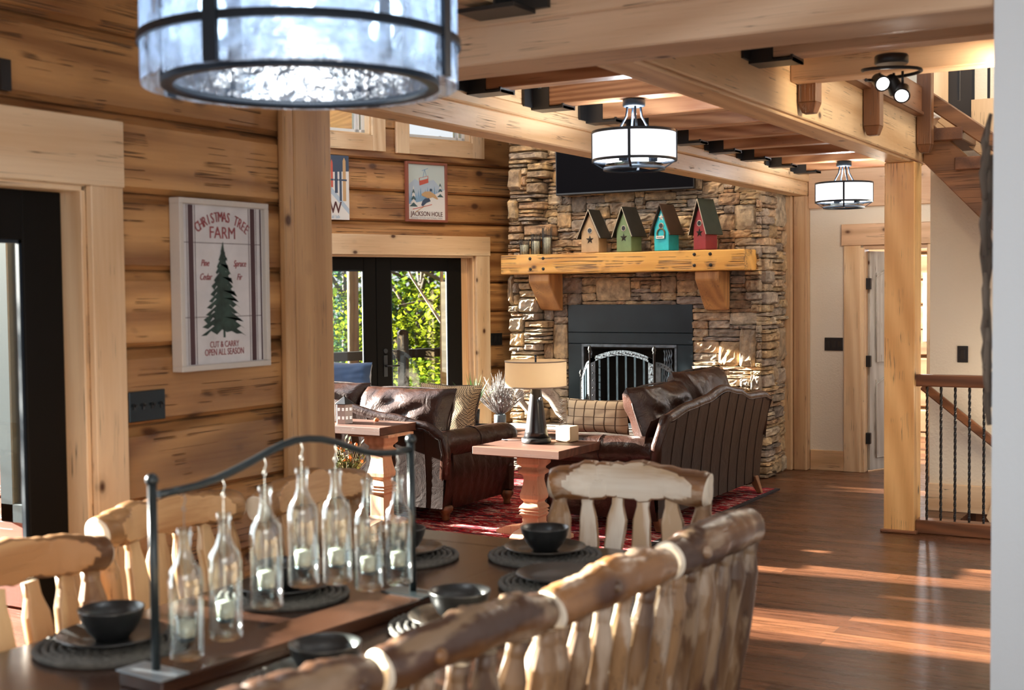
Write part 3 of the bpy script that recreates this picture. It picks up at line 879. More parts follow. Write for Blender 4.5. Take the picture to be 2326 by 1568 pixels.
# dark pegs (newel ends) on the bright beam and upper stair parts
for i, (y0, zb, zt, lab) in enumerate(((6.145, 2.50, 2.80, 'shortest dark square post end under the deep joist, left of the spotlights'),
                                       (7.36, 2.515, 2.99, 'middle dark square post on the side of the bright beam, below the spotlights'),
                                       (8.70, 2.535, 3.4, 'dark square newel post above the orange column, at the head of the stairs'))):
    w = .046
    xc, yc = -1.868, y0
    mb = MB().box((xc - w, yc - w, zb + .05), (xc + w, yc + w, zt))
    mb.add([(xc - w, yc - w, zb + .05), (xc + w, yc - w, zb + .05), (xc + w, yc + w, zb + .05), (xc - w, yc + w, zb + .05), (xc - .03, yc - .03, zb), (xc + .03, yc - .03, zb), (xc + .03, yc + .03, zb), (xc - .03, yc + .03, zb)],
           [(0, 1, 5, 4), (1, 2, 6, 5), (2, 3, 7, 6), (3, 0, 4, 7), (4, 5, 6, 7)])
    one(mb, 'stair_newel', m_darkZ, lab, 'post', off=(xc, yc, zb), bevel=.004)
one(MB().box((-1.93, 6.15, 2.80), (-1.88, 8.66, 2.97)).box((-1.93, 6.15, 2.775), (-1.865, 8.66, 2.80)), 'skirt_board', m_darkY, 'dark stained board along the top of the bright beam behind the spotlights', 'board', off=(-1.9, 7.4, 2.8), bevel=.004)
# rising stair seen from below
st = thing('staircase', 'dark timber staircase rising at the upper right, seen from below', 'staircase', (-1.2, 9.0, 1.8))
so = (-1.2, 9.0, 1.8)
MB().prism([(-1.915, 8.86, 2.80), (-1.915, 8.86, 2.49), (-.7, 8.86, 1.20), (-.7, 8.86, 1.58)], (0, 0, 0), (0, .07, 0)).build('stringer', m_strng, st, off=so, bevel=.006)
MB().prism([(-1.915, 9.52, 2.62), (-1.915, 9.52, 2.45), (-.7, 9.52, 1.18), (-.7, 9.52, 1.36)], (0, 0, 0), (0, .07, 0)).build('stringer', m_strng, st, off=so, bevel=.006)
for i in range(6):
    x0 = -1.885 + i * .185; z0 = 2.62 - i * .2
    MB().box((x0, 8.80, z0), (x0 + .235, 9.58, z0 + .085)).build('tread', m_darkY, st, off=so, bevel=.006)
MB().obox((-1.90, 8.84, 2.925), (-.7, 8.84, 2.01), .07, .10).build('handrail', m_strng, st, off=so, bevel=.008)
MB().obox((-1.88, 9.3, 2.84), (-.9, 9.3, 1.98), .05, .09).build('wall_rail', m_trimX, st, off=so, bevel=.006)
# upper floor: dark doorway, pine panel, iron balusters
one(MB().box((-2.02, 9.60, 2.6), (-1.90, 9.64, 4.6)), 'door_casing', m_trimZ, 'pine casing strip beside the dark upstairs doorway', 'casing')
one(MB().box((-1.90, 9.61, 2.75), (-1.735, 9.64, 4.6)), 'upstairs_door', plain('near_black_door', (.02, .014, .011), .5), 'dark brown upstairs door behind the stair rail, top right', 'door')  # one near-black tone over the whole slab in the upstairs doorway
one(MB().box((-1.74, 9.60, 2.7), (-1.43, 9.64, 2.985)), 'upstairs_panel', m_trimZ, 'pale pine panel low on the upstairs wall behind the balusters', 'panel')
for i, px in enumerate((2181, 2214, 2249)):
    p = ay(px, 250, 8.82)
    one(MB().box((p.x - .008, 8.76, (2.87, 2.87, 2.87)[i]), (p.x + .008, 8.776, 3.6)), 'iron_baluster', m_black, ('left of the three thin black iron bars on the upstairs stair rail', 'middle of the three thin black iron bars on the upstairs stair rail', 'right of the three thin black iron bars on the upstairs stair rail')[i], 'baluster', 'upstairs iron balusters')
# down stair: railing, wall handrail, descending trim and steps
rl = thing('stair_railing', 'dark wooden railing with black twisted iron balusters beside the orange column', 'railing', (-1.3, 8.71, 0))
ro = (-1.3, 8.71, 0)
MB().box((-1.93, 8.67, .985), (-.55, 8.74, 1.065)).build('top_rail', m_darkX, rl, off=ro, bevel=.008, seg=2)
MB().box((-1.915, 8.66, 0), (-.55, 8.78, .092)).build('bottom_rail', m_darkX, rl, off=ro, bevel=.006)
for i in range(8):
    x = -1.850 + .0905 * i
    pts = []
    mb = MB()
    n = 60
    for k in range(n + 1):
        z = .092 + (.985 - .092) * k / n
        a = k * .55
        for (sx, sy) in ((1, 1), (-1, 1), (-1, -1), (1, -1)):
            mb.v.append(Vector((x + .0068 * (sx * math.cos(a) - sy * math.sin(a)), 8.705 + .0068 * (sx * math.sin(a) + sy * math.cos(a)), z)))
        if k:
            o = 4 * (k - 1)
            for q in range(4):
                mb.face((o + q, o + (q + 1) % 4, o + 4 + (q + 1) % 4, o + 4 + q))
    mb.build('baluster', m_black, rl, off=ro)
hr = thing('wall_handrail', 'dark handrail sloping down the textured stair wall', 'handrail', (-1.8, 9.55, .9))
MB().obox((-2.06, 9.55, .925), (-.9, 9.55, .00), .045, .062).build('rail', m_darkX, hr, off=(-1.8, 9.55, .9), bevel=.008)
for x in (-1.75, -1.2):
    MB().tube([(x, 9.64, .62 - (x + 1.75) * .8), (x, 9.575, .64 - (x + 1.75) * .8)], .008, 6).build('rail_bracket', m_black, hr, off=(-1.8, 9.55, .9))
one(MB().prism([(-1.30, 9.59, .2), (-1.55, 9.59, .2), (-1.62, 9.59, -.02), (-1.55, 9.59, -.12), (-.4, 9.59, -1.1), (-.4, 9.59, -.75)], (0, 0, 0), (0, .05, 0)), 'stair_skirt', m_trimX, 'pine skirt board turning down the lower stairs behind the iron balusters', 'board')
for i in range(5):
    one(MB().box((-1.75 + .24 * i, 8.80, -.2 * (i + 1) - .05), (-1.75 + .24 * (i + 1), 9.6, -.2 * (i + 1))), 'stair_tread', m_darkY, '%s dark step of the stairs going down behind the railing' % ordinal(i), 'step', 'steps of the descending stairs')
# ================================================================== FIREPLACE
rnd = random.Random(5)
PAL = [(.44, .31, .18), (.46, .35, .22), (.38, .29, .20), (.34, .28, .22), (.42, .35, .26), (.50, .37, .22), (.30, .25, .21), (.44, .32, .21), (.37, .31, .25), (.40, .27, .17)]


def stone(mb, fr, u0, u1, v0, v1, d, col):
    nu, nv = 7, 5
    g = .002
    u0 += g; u1 -= g; v0 += g; v1 -= g
    w, h = u1 - u0, v1 - v0
    o = len(mb.v)
    sk = rnd.uniform(-.10, .10) * min(w, h)
    for j in range(nv + 1):
        for i in range(nu + 1):
            a, b = i / nu, j / nv
            # bias samples to the borders
            a = .5 + .5 * math.copysign(abs(2 * a - 1) ** .75, 2 * a - 1); b = .5 + .5 * math.copysign(abs(2 * b - 1) ** .75, 2 * b - 1)
            edge = i in (0, nu) or j in (0, nv)
            corner = i in (0, nu) and j in (0, nv)
            ca = min(.2, .005 / w) if corner else 0; cb = min(.2, .005 / h) if corner else 0
            uu = u0 + w * (a + (ca if i == 0 else -ca)) + (b - .5) * sk
            vv = v0 + h * (b + (cb if j == 0 else -cb))
            if not edge:
                uu += rnd.uniform(-.1, .1) * w * .2; vv += rnd.uniform(-.1, .1) * h * .25
                dd = d + rnd.uniform(-.010, .008)
            else:
                uu += rnd.uniform(-.003, .003); vv += rnd.uniform(-.004, .004)
                dd = d * .74 + rnd.uniform(-.004, .004)
            mb.v.append(fr @ Vector((uu, vv, dd))); mb.col.append(col)
    W = nu + 1
    for j in range(nv):
        for i in range(nu):
            mb.face((o + j * W + i, o + j * W + i + 1, o + (j + 1) * W + i + 1, o + (j + 1) * W + i), 0, False)
    ring = [i for i in range(W)] + [j * W + nu for j in range(1, nv + 1)] + [nv * W + i for i in range(nu - 1, -1, -1)] + [j * W for j in range(nv - 1, 0, -1)]
    e = len(mb.v)
    for r in ring:
        p = fr.inverted() @ mb.v[o + r]
        mb.v.append(fr @ Vector((p.x, p.y, -.02))); mb.col.append(col)
    n = len(ring)
    for k in range(n):
        k2 = (k + 1) % n
        mb.face((o + ring[k2], o + ring[k], e + k, e + k2), 0, False)


def stone_field(fr, u0, u1, v0, v1, big=(), holes=(), dfun=lambda u, v: .045, cu=.05, cv=.036):
    mb = MB(); mb.col = []
    NU, NV = round((u1 - u0) / cu), round((v1 - v0) / cv)
    occ = [[False] * NU for _ in range(NV)]
    for (a, b, c, d) in holes:
        for j in range(NV):
            for i in range(NU):
                uc, vc = u0 + (i + .5) * cu, v0 + (j + .5) * cv
                if a < uc < b and c < vc < d:
                    occ[j][i] = True
    for (a, b, c, d) in big:
        i0, i1, j0, j1 = round((a - u0) / cu), round((b - u0) / cu), round((c - v0) / cv), round((d - v0) / cv)
        i0 = max(i0, 0); i1 = min(i1, NU); j1 = min(j1, NV)
        for j in range(j0, j1):
            for i in range(i0, i1):
                occ[j][i] = True
        stone(mb, fr, u0 + i0 * cu, u0 + i1 * cu, v0 + j0 * cv, v0 + j1 * cv, .055 + dfun(a, c) - .045, rnd.choice(PAL[:6]))
    for j in range(NV):
        for i in range(NU):
            if occ[j][i]:
                continue
            hh = rnd.choice([1, 1, 1, 1, 2, 2, 2, 3] if rnd.random() < .9 else [3, 4])
            ww = rnd.choice([2, 3, 4, 5, 6, 7]) if hh < 3 else rnd.choice([3, 4, 5])
            w = 1
            while w < ww and i + w < NU and not occ[j][i + w]:
                w += 1
            if i + w + 1 == NU or (i + w + 1 < NU and occ[j][i + w + 1] and not occ[j][i + w]):
                w = min(w + 1, NU - i) if i + w < NU and not occ[j][i + w] else w
            h = 1
            while h < hh and j + h < NV and not any(occ[j + h][i + q] for q in range(w)):
                h += 1
            for b in range(h):
                for a in range(w):
                    occ[j + b][i + a] = True
            uu, vv = u0 + i * cu, v0 + j * cv
            c = rnd.choice(PAL); k = rnd.uniform(.8, 1.25)
            stone(mb, fr, uu, uu + w * cu, vv, vv + h * cv, dfun(uu, vv) + rnd.uniform(-.014, .016), tuple(x * k for x in c))
    return mb


fo = (-4.9, 10.95, 0)
fp = thing('stone_fireplace', 'floor to ceiling stacked stone fireplace with a black steel surround', 'fireplace', fo)


def sp(x0, y0, x1, y1):
    a = ay(x0, y1, 10.6); b = ay(x1, y0, 10.6)
    return (a.x, b.x, a.z, b.z)


BIG = [sp(1665, 467, 1722, 523), sp(1157, 387, 1207, 435), sp(1157, 452, 1196, 510), sp(1358, 630, 1436, 682), sp(1257, 738, 1288, 812), sp(1690, 745, 1722, 828), sp(1636, 775, 1688, 830),
       sp(1158, 628, 1187, 690), sp(1155, 715, 1205, 750)]
FX = (-5.52, -4.275, .36, 1.515)
core = MB().box((-6.08, 10.62, 0), (-5.52, 11.31, 3.6)).box((-4.275, 10.62, 0), (-3.66, 11.31, 3.6)).box((-5.52, 10.62, 1.515), (-4.275, 11.31, 3.6)).box((-5.52, 11.15, 0), (-4.275, 11.31, 1.515)).box((-5.52, 10.62, 0), (-4.275, 11.15, .36))
core.build('masonry_core', m_mort, fp, off=fo)
pil = lambda u, v: .20 if u < -5.85 else (.085 if u > -3.86 else .05)
stone_field(frame_of((0, 10.62, 0), (1, 0, 0), (0, -1, 0)), -6.08, -3.63, .36, 3.34, BIG, [(-5.52, -4.275, 0, 1.505)], pil).build('stone_veneer', m_stone, fp, off=fo)
stone_field(frame_of((-3.66, 0, 0), (0, 1, 0), (1, 0, 0)), 10.56, 11.16, 0, 3.0, [(10.86, 11.16, 2.2, 2.5), (10.9, 11.16, 1.0, 1.3)], (), lambda u, v: .05 + (.03 if u < 10.8 else 0)).build('stone_veneer', m_stone, fp, off=fo)
# raised hearth
stone_field(frame_of((0, 10.02, 0), (1, 0, 0), (0, -1, 0)), -6.05, -4.55, 0, .345).build('hearth_stone', m_stone, fp, off=fo)
MB().box((-6.05, 9.95, .34), (-4.55, 10.62, .395)).box((-4.55, 10.36, .34), (-3.70, 10.62, .395)).box((-6.02, 10.03, 0), (-4.58, 10.6, .34)).box((-4.58, 10.40, 0), (-3.72, 10.6, .34)).build('hearth_slab', plain('hearth_slab_stone', (.42, .38, .34), .7, bump=.5, bscale=18, vary=.15), fp, off=fo, bevel=.008)
sr = MB().box((-5.52, 10.575, 1.26), (-4.275, 10.60, 1.515)).box((-5.52, 10.575, 1.155), (-4.275, 10.602, 1.255)).box((-5.52, 10.575, .39), (-5.37, 10.60, 1.15)).box((-4.43, 10.575, .39), (-4.275, 10.60, 1.15))
sr.build('steel_surround', m_steel, fp, off=fo, bevel=.002)
MB().box((-5.375, 10.565, 1.125), (-4.425, 10.60, 1.15)).box((-5.375, 10.565, .39), (-5.355, 10.60, 1.13)).box((-4.445, 10.565, .39), (-4.425, 10.60, 1.13)).build('opening_trim', m_iron2, fp, off=fo)
MB().box((-5.36, 10.60, .39), (-5.34, 11.1, 1.13)).box((-4.46, 10.60, .39), (-4.44, 11.1, 1.13)).box((-5.36, 11.08, .39), (-4.44, 11.1, 1.13)).box((-5.36, 10.60, 1.11), (-4.44, 11.1, 1.13)).build('firebox_lining', plain('soot_black', (.018, .015, .013), .9), fp, off=fo)
for sx, n in ((-4.50, 4), (-5.33, 2)):
    for k in range(n):
        x = sx - .022 * k if sx > -5 else sx + .022 * k
        pts = [(x + .004 * math.sin(z * 90), 10.63 + .005 * math.cos(z * 70 + k), z) for z in [1.11 - q * .02 for q in range(36)]]
        MB().tube(pts, [.007 + .003 * (q % 2) for q in range(36)], 6).build('mesh_curtain', m_iron2, fp, off=fo)
# mantel
mo = (-5.03, 10.35, 1.9)
mt = thing('mantel_shelf', 'thick golden hewn timber mantel on two wooden corbels across the stone fireplace', 'mantel', mo)
yf = 10.24
A = ay(1137, 581, yf); B2 = ay(1691, 564, yf); C2 = ay(1691, 614, yf)
MX0, MX1, MZ0, MZ1 = A.x, B2.x, C2.z, (A.z + B2.z) / 2
mb = MB()
NX = 40
import itertools
for i in range(NX + 1):
    x = MX0 + (MX1 - MX0) * i / NX
    for (y, z) in ((yf, MZ0), (yf, MZ1), (10.56, MZ1), (10.56, MZ0)):
        q = .006 * noise.noise(Vector((x * 3, y * 5, z * 9)))
        mb.v.append(Vector((x, y + (q if y == yf else 0), z + q)))
for i in range(NX):
    for k in range(4):
        mb.face((4 * i + k, 4 * i + (k + 1) % 4, 4 * i + 4 + (k + 1) % 4, 4 * i + 4 + k))
mb.face((3, 2, 1, 0)); mb.face((4 * NX, 4 * NX + 1, 4 * NX + 2, 4 * NX + 3))
mb.build('shelf_beam', m_mantel, mt, off=mo, bevel=.01, seg=2)
for px0, px1 in ((1200, 1250), (1578, 1620)):
    x0 = ay(px0, 625, yf + .04).x; x1 = x0 + .215
    z1 = MZ0
    prof = [(yf + .04, z1), (yf + .04, z1 - .075), (yf + .26, z1 - .33), (10.56, z1 - .345), (10.56, z1)]
    MB().prism([(x0, y, z) for y, z in prof], (0, 0, 0), (x1 - x0, 0, 0)).build('corbel', m_corbel, mt, off=mo, bevel=.008)
for px, py in ((1204, 588), (1234, 587), (1205, 612), (1234, 611), (1577, 578), (1613, 577), (1577, 603), (1614, 602)):
    p = ay(px, py, yf)
    mbb = MB().lathe([(.016, 0), (.014, .008), (.006, .012)], n=10)
    mbb.xf(Matrix.Translation(p + Vector((0, .002, 0))) @ Matrix.Rotation(R(90), 4, 'X'))
    mbb.build('bolt_head', m_black, mt, off=mo)
# TV
a = ay(1262, 445, 10.44); b = ay(1577, 431, 10.44)
tv = thing('television', 'large black flat television on the stone chimney above the birdhouses', 'television', ((a.x + b.x) / 2, 10.46, a.z))
TO = ((a.x + b.x) / 2, 10.46, a.z)
MB().box((a.x, 10.44, a.z), (b.x, 10.485, a.z + .80)).build('bezel', m_black, tv, off=TO, bevel=.006)
MB().box((a.x + .012, 10.437, a.z + .02), (b.x - .012, 10.44, a.z + .788)).build('screen', plain('tv_screen', (.002, .002, .004), .6, spec=.05), tv, off=TO)
MB().box((TO[0] - .2, 10.485, a.z + .25), (TO[0] + .2, 10.56, a.z + .55)).build('wall_mount', m_black, tv, off=TO)
# fire screen
fso = (-4.93, 10.35, .395)
fs = thing('fire_screen', 'three panel arched iron fire screen standing in front of the firebox', 'fire screen', fso)
PL = ay(1345, 900, 10.30).x; PR = ay(1486, 900, 10.30).x


def screen_panel(x0, y0, x1, y1, zl, zr, zm, bars, ring_m):
    """panel between two uprights; top follows an arch through zl..zm..zr"""
    p0, p1 = Vector((x0, y0, 0)), Vector((x1, y1, 0))
    d = p1 - p0

    def top(t):
        if zm is None:
            return zl + (zr - zl) * math.sin(t * math.pi / 2) if zr > zl else zr + (zl - zr) * math.cos(t * math.pi / 2)
        return zl + (zr - zl) * t + (zm - max(zl, zr)) * (1 - (2 * t - 1) ** 2)
    n = d.cross(Vector((0, 0, 1))).normalized()
    fr = MB()
    N_ = 14
    for i in range(N_):
        t0, t1 = i / N_, (i + 1) / N_
        a, b = p0 + d * t0, p0 + d * t1
        q = [Vector((a.x, a.y, top(t0) - .045)), Vector((b.x, b.y, top(t1) - .045)), Vector((b.x, b.y, top(t1))), Vector((a.x, a.y, top(t0)))]
        fr.prism(q, n * -.004, n * .008)
    for t0, t1 in ((0, .045 / d.length), (1 - .045 / d.length, 1)):
        a, b = p0 + d * t0, p0 + d * t1
        fr.prism([Vector((a.x, a.y, .42)), Vector((b.x, b.y, .42)), Vector((b.x, b.y, top(t1))), Vector((a.x, a.y, top(t0)))], n * -.004, n * .008)
    fr.prism([Vector((p0.x, p0.y, .42)), Vector((p1.x, p1.y, .42)), Vector((p1.x, p1.y, .46)), Vector((p0.x, p0.y, .46))], n * -.004, n * .008)
    pnl = fr.build('screen_panel', m_iron2, fs, off=fso)
    for k in range(bars):
        t = (k + 1) / (bars + 1)
        a = p0 + d * t
        u = d.normalized() * .009
        MB().prism([Vector((a.x, a.y, .44)) - u, Vector((a.x, a.y, .44)) + u, Vector((a.x, a.y, top(t) - .03)) + u, Vector((a.x, a.y, top(t) - .03)) - u], n * -.003, n * .006).build('bar', m_iron, pnl, off=fso)
    rv = MB()
    sgn = -1 if n.y > 0 else 1
    for k in range(8):
        t = (k + .7) / 8.4
        a = p0 + d * t
        rv.ball((a.x + n.x * .006 * sgn, a.y + n.y * .006 * sgn, top(t) - .022), .006, 6)
        zz = .5 + k * (min(zl, zr) - .5) / 8
        for tt in (.022 / d.length, 1 - .022 / d.length):
            a = p0 + d * tt
            rv.ball((a.x + n.x * .006 * sgn, a.y + n.y * .006 * sgn, zz), .006, 6)
    rv.build('rivets', m_black, pnl, off=fso)


screen_panel(PL, 10.28, PR, 10.28, 1.035, 1.035, 1.11, 6, 0)
XL, XR = ay(1317, 850, 10.42).x, ay(1556, 850, 10.50).x
screen_panel(XL, 10.46, PL - .02, 10.29, .83, 1.01, None, 3, 0)
screen_panel(PR + .02, 10.29, XR, 10.46, 1.01, .83, None, 3, 0)
for x, y, z in ((PL - .01, 10.28, 1.15), (PR + .01, 10.28, 1.15), (XL - .008, 10.465, .92), (XR + .008, 10.465, .92)):
    MB().lathe([(.010, .395), (.010, z - .07), (.016, z - .065), (.010, z - .055), (.020, z - .035), (.014, z - .015), (.005, z)], (x, y, 0), 10).build('finial_post', m_black, fs, off=fso)
# firewood
fwo = ay(1622, 880, 10.3); fwo = Vector((fwo.x, 10.3, .395))
rr = random.Random(3)
k = 0
rows = [6, 6, 5, 5, 4, 3, 2, 1]
cx = ay(1622, 860, 10.42).x
for j, n in enumerate(rows):
    for i in range(n):
        r = .030 + rr.uniform(-.003, .003)
        x = cx + (i - (n - 1) / 2) * .064 + rr.uniform(-.003, .003); z = .395 + .031 + j * .0555
        yy = 10.375 + rr.uniform(-.012, .012)
        mb = MB().tube([(x, yy, z), (x, yy + .15, z)], r, 12, 0, capmat=1, rough=.1, seed=k)
        one(mb, 'firewood_log', [wood('firewood_bark', (.40, .24, .13), (.16, .09, .05), 'Y', 4, .8, 0), m_end] if k == 0 else [bpy.data.materials['firewood_bark'], m_end],
            'small round split log in the stack on the hearth, right of the firebox', 'log', 'firewood logs stacked on the hearth')
        k += 1

# mantel ornaments -------------------------------------------------
mz = MZ1


def birdhouse(px_l, px_r, h_eave, h_top, body, roof, label, star, yaw, wreath=False):
    a = ay(px_l, 570, yf + .05); w = ay(px_r, 570, yf + .05).x - a.x
    dpt = .15
    t = thing('birdhouse', label, 'birdhouse', (a.x + w / 2, yf + .13, mz + .004), yaw)
    mb_ = plain('birdhouse_paint', body, .5, bump=.2, bscale=40, vary=.12, vscale=14)
    mr_ = plain('birdhouse_roof', roof, .5, vary=.2, vscale=12)
    hw = w / 2; y0, y1 = -.075, dpt - .075
    MB().prism([(-hw, y0, 0), (hw, y0, 0), (hw, y0, h_eave), (0, y0, h_top - .015), (-hw, y0, h_eave)], (0, 0, 0), (0, dpt, 0)).build('body', mb_, t, bevel=.004)
    ov = .03
    slope = (h_top - h_eave) / hw
    for sg in (-1, 1):
        e = (sg * (hw + ov), h_eave - slope * ov)
        nrm = Vector((slope, 0, 1)).normalized() * .012
        q = [Vector((e[0], y0 - ov, e[1])), Vector((0, y0 - ov, h_top)), Vector((0, y0 - ov, h_top + .016)), Vector((e[0] + sg * nrm.x, y0 - ov, e[1] + nrm.z))]
        if sg < 0: q = q
        rp = MB().prism(q, (0, 0, 0), (0, dpt + 2 * ov, 0)).build('roof', mr_, t, bevel=.002)
        if not wreath:
            MB().obox((e[0], y0 - ov - .001, e[1] + .004), (0, y0 - ov - .001, h_top + .010), .004, .004).build('worn_edge', bpy.data.materials.get('worn_edge') or plain('worn_edge', (.70, .64, .5), .7), rp)
    hz = h_eave + .012
    MB().tube([(.024 * math.cos(q / 14 * 2 * math.pi), y0 - .002, hz + .024 * math.sin(q / 14 * 2 * math.pi)) for q in range(14)], .0035, 5, closed=True).build('entry_ring', bpy.data.materials.get('ring_pale') or plain('ring_pale', (.62, .56, .46), .6), t)
    mh = MB().lathe([(.021, 0), (.021, .004)], n=16)
    mh.xf(Matrix.Translation((0, y0, hz)) @ Matrix.Rotation(R(90), 4, 'X')); mh.build('entry_hole', m_black, t)

    def starm(r, cx, cz, dep, mat, nm):
        pts = []
        for q in range(10):
            rad = r if q % 2 == 0 else r * .40
            an = math.pi / 2 + q * math.pi / 5
            pts.append(Vector((cx + rad * math.cos(an), y0 - .001, cz + rad * math.sin(an))))
        mb2 = MB(); mb2.v = pts + [Vector((cx, y0 - dep, cz))]
        for q in range(10):
            mb2.face((q, (q + 1) % 10, 10))
        mb2.build(nm, mat, t)
    if star:
        starm(.042, 0, h_eave - .07, .016, m_black, 'iron_star')
    if wreath:
        starm(.036, 0, h_eave + .085, .012, bpy.data.materials.get('white_star') or plain('white_star', (.85, .84, .78), .6), 'white_star')
        w_ = MB().tube([(.042 * math.cos(q / 18 * 2 * math.pi), y0 - .008, h_eave - .055 + .042 * math.sin(q / 18 * 2 * math.pi)) for q in range(18)], [.005 + .002 * (q % 2) for q in range(18)], 5, closed=True)
        w_.build('twig_wreath', plain('twigs', (.22, .15, .08), .8), t)
        sg_ = MB().box((-.045, y0 - .018, h_eave - .10), (.042, y0 - .012, h_eave - .076)).build('name_plate', plain('plate_white', (.85, .85, .80), .5), t)
        MB().box((-.036, y0 - .0195, h_eave - .091), (-.03, y0 - .018, h_eave - .084)).box((-.030, y0 - .0195, h_eave - .091), (.03, y0 - .018, h_eave - .085)).build('lettering', m_black, sg_)
    return t


birdhouse(1320, 1361, .185, .375, (.48, .33, .18), (.02, .018, .015), 'tan birdhouse with a black roof and black star on the mantel', True, R(-3))
birdhouse(1401, 1440, .195, .385, (.16, .24, .11), (.022, .020, .016), 'green birdhouse with a black roof and black star on the mantel', True, R(-14))
birdhouse(1487, 1525, .205, .395, (.02, .50, .58), (.06, .032, .018), 'turquoise birdhouse with a brown roof, white star and little wreath', False, R(-14), True)
birdhouse(1577, 1612, .215, .425, (.26, .018, .020), (.030, .042, .030), 'dark red birdhouse with a greenish black roof and dark star', True, R(-20))
mv = plain('ribbed_glass_candle', (.62, .66, .56), .25, vary=.2, vscale=60)
for i, (px, hh, lab) in enumerate(((1190, .14, 'shortest'), (1216, .19, 'middle'), (1242, .235, 'tallest'))):
    p = ay(px, 575, yf + .09)
    t = thing('twig_candle_holder', '%s of the three black stick bundles round pale candles, left end of the mantel' % lab, 'candle holder', (p.x, yf + .1, mz + .003))
    MB().lathe([(.038, 0), (.038, hh * .62), (.03, hh * .64)], n=20).build('candle', mv, t)
    mb = MB()
    for k in range(22):
        a = k / 22 * 2 * math.pi
        j = rr.uniform(-.004, .004)
        mb.tube([(.043 * math.cos(a) + j, .043 * math.sin(a), 0), (.044 * math.cos(a), .044 * math.sin(a) + j, hh * .6), (.046 * math.cos(a) + j, .046 * math.sin(a) - j, hh + rr.uniform(-.02, .02))], .0022, 4)
    mb.build('twig_bundle', m_black, t)

# ================================================================== WALL ART AND PLATES


def text_mb(mb, s, size, M, mat=0, bold=0.0, shear=0, spacing=1.0, xs=1.0):
    c = bpy.data.curves.new('t', 'FONT'); c.body = s; c.size = size; c.align_x = 'CENTER'; c.align_y = 'CENTER'
    c.shear = shear; c.space_character = spacing; c.resolution_u = 3
    o = bpy.data.objects.new('t', c); COL.objects.link(o)
    bpy.context.view_layer.update()
    me = bpy.data.meshes.new_from_object(o.evaluated_get(bpy.context.evaluated_depsgraph_get()))
    for dx, dz in (((0, 0),) if not bold else ((-bold, 0), (bold, 2e-5), (0, -2e-5))):
        mb.merge(me, M @ Matrix.Translation((dx, 0, dz)) @ Matrix.Diagonal((xs, 1, 1, 1)), mat)
    bpy.data.objects.remove(o); bpy.data.curves.remove(c); bpy.data.meshes.remove(me)


def flat(mb, pts, d, mat=0):
    mb.add([Vector((x, y, d)) for x, y in pts], [tuple(range(len(pts)))], mat)


# tree farm sign
s0 = ax(380, 456, -3.5); s1 = ax(595, 828, -3.5)
SW, SH = s1.y - s0.y - .01, .655
MS = FL.copy(); MS.translation = Vector((-3.5, (s0.y + s1.y) / 2 + .0, 1.685))
sg = thing('christmas_tree_sign', 'framed farmhouse sign with a dark green christmas tree on the log wall', 'sign', M=MS)
hw, hh = SW / 2, SH / 2
m_fr = plain('driftwood_white_frame', (.60, .55, .49), .6, bump=.2, bscale=50)
fm = MB()
for a in ((-hw, -hh, hw, -hh + .022), (-hw, hh - .022, hw, hh), (-hw, -hh + .022, -hw + .022, hh - .022), (hw - .022, -hh + .022, hw, hh - .022)):
    fm.box((a[0], a[1], 0.002), (a[2], a[3], .055))
fm.build('frame', m_fr, sg, bevel=.002)
m_pnl = plain('sign_whitewash', (.66, .64, .64), .7, vary=.10, vscale=9)
MB().box((-hw + .022, -hh + .022, .01), (hw - .022, hh - .022, .034)).build('panel', m_pnl, sg)
m_ink = plain('sign_burgundy', (.28, .05, .055), .7, vary=.2, vscale=50)
m_str = plain('sign_dark_stripe', (.075, .035, .04), .7)
st_ = MB()
for sgn in (-1, 1):
    for x0, x1 in ((hw - .090, hw - .064), (hw - .034, hw - .026), (hw - .101, hw - .098), (hw - .0575, hw - .055)):
        st_.box((sgn * x0, -hh + .024, .034), (sgn * x1, hh - .024, .0346))
st_.box((-hw + .03, .16, .034), (hw - .03, .1625, .0344)).box((-hw + .03, -.125, .034), (hw - .03, -.1225, .0344))
st_.build('stripes', m_str, sg)
tx = MB()
s = 'CHRISTMAS TREE'
for i, ch in enumerate(s):
    if ch == ' ':
        continue
    an = (i - (len(s) - 1) / 2) * R(5.5)
    Rr = .232
    text_mb(tx, ch, .056, Matrix.Translation((Rr * math.sin(an), .030 + Rr * math.cos(an), .0352)) @ Matrix.Rotation(-an, 4, 'Z'), bold=.0014, xs=.66)
tx.build('arched_lettering', m_ink, sg)
for nm, w_, sz, y, bo, xs_ in (('title_lettering', 'FARM', .066, .200, .0008, .90), ('slogan_lettering', 'CUT & CARRY', .034, -.232, .0006, .75), ('slogan_lettering', 'OPEN ALL SEASON', .036, -.262, .0006, .72)):
    tx = MB(); text_mb(tx, w_, sz, Matrix.Translation((0, y, .0352)), bold=bo, xs=xs_); tx.build(nm, m_ink, sg)
for w_, x, y in (('Pine', -.100, .083), ('Cedar', -.098, .030), ('Spruce', .094, .083), ('Fir', .090, .030)):
    tx = MB(); text_mb(tx, w_, .036, Matrix.Translation((x, y, .0352)), shear=.35, xs=.72, bold=.0010); tx.build('script_lettering', m_ink, sg)
tr = MB()
rr = random.Random(11)
L_, Rr_ = [], []
nt_ = 13
for i in range(nt_):
    t = i / (nt_ - 1)
    y = .168 - t * .345
    w = .006 + .092 * t ** .85
    L_.append((-w - rr.uniform(.002, .012), y - .012)); L_.append((-w * .52, y + .002))
    Rr_.append((w + rr.uniform(.002, .012), y - .012)); Rr_.append((w * .52, y + .002))
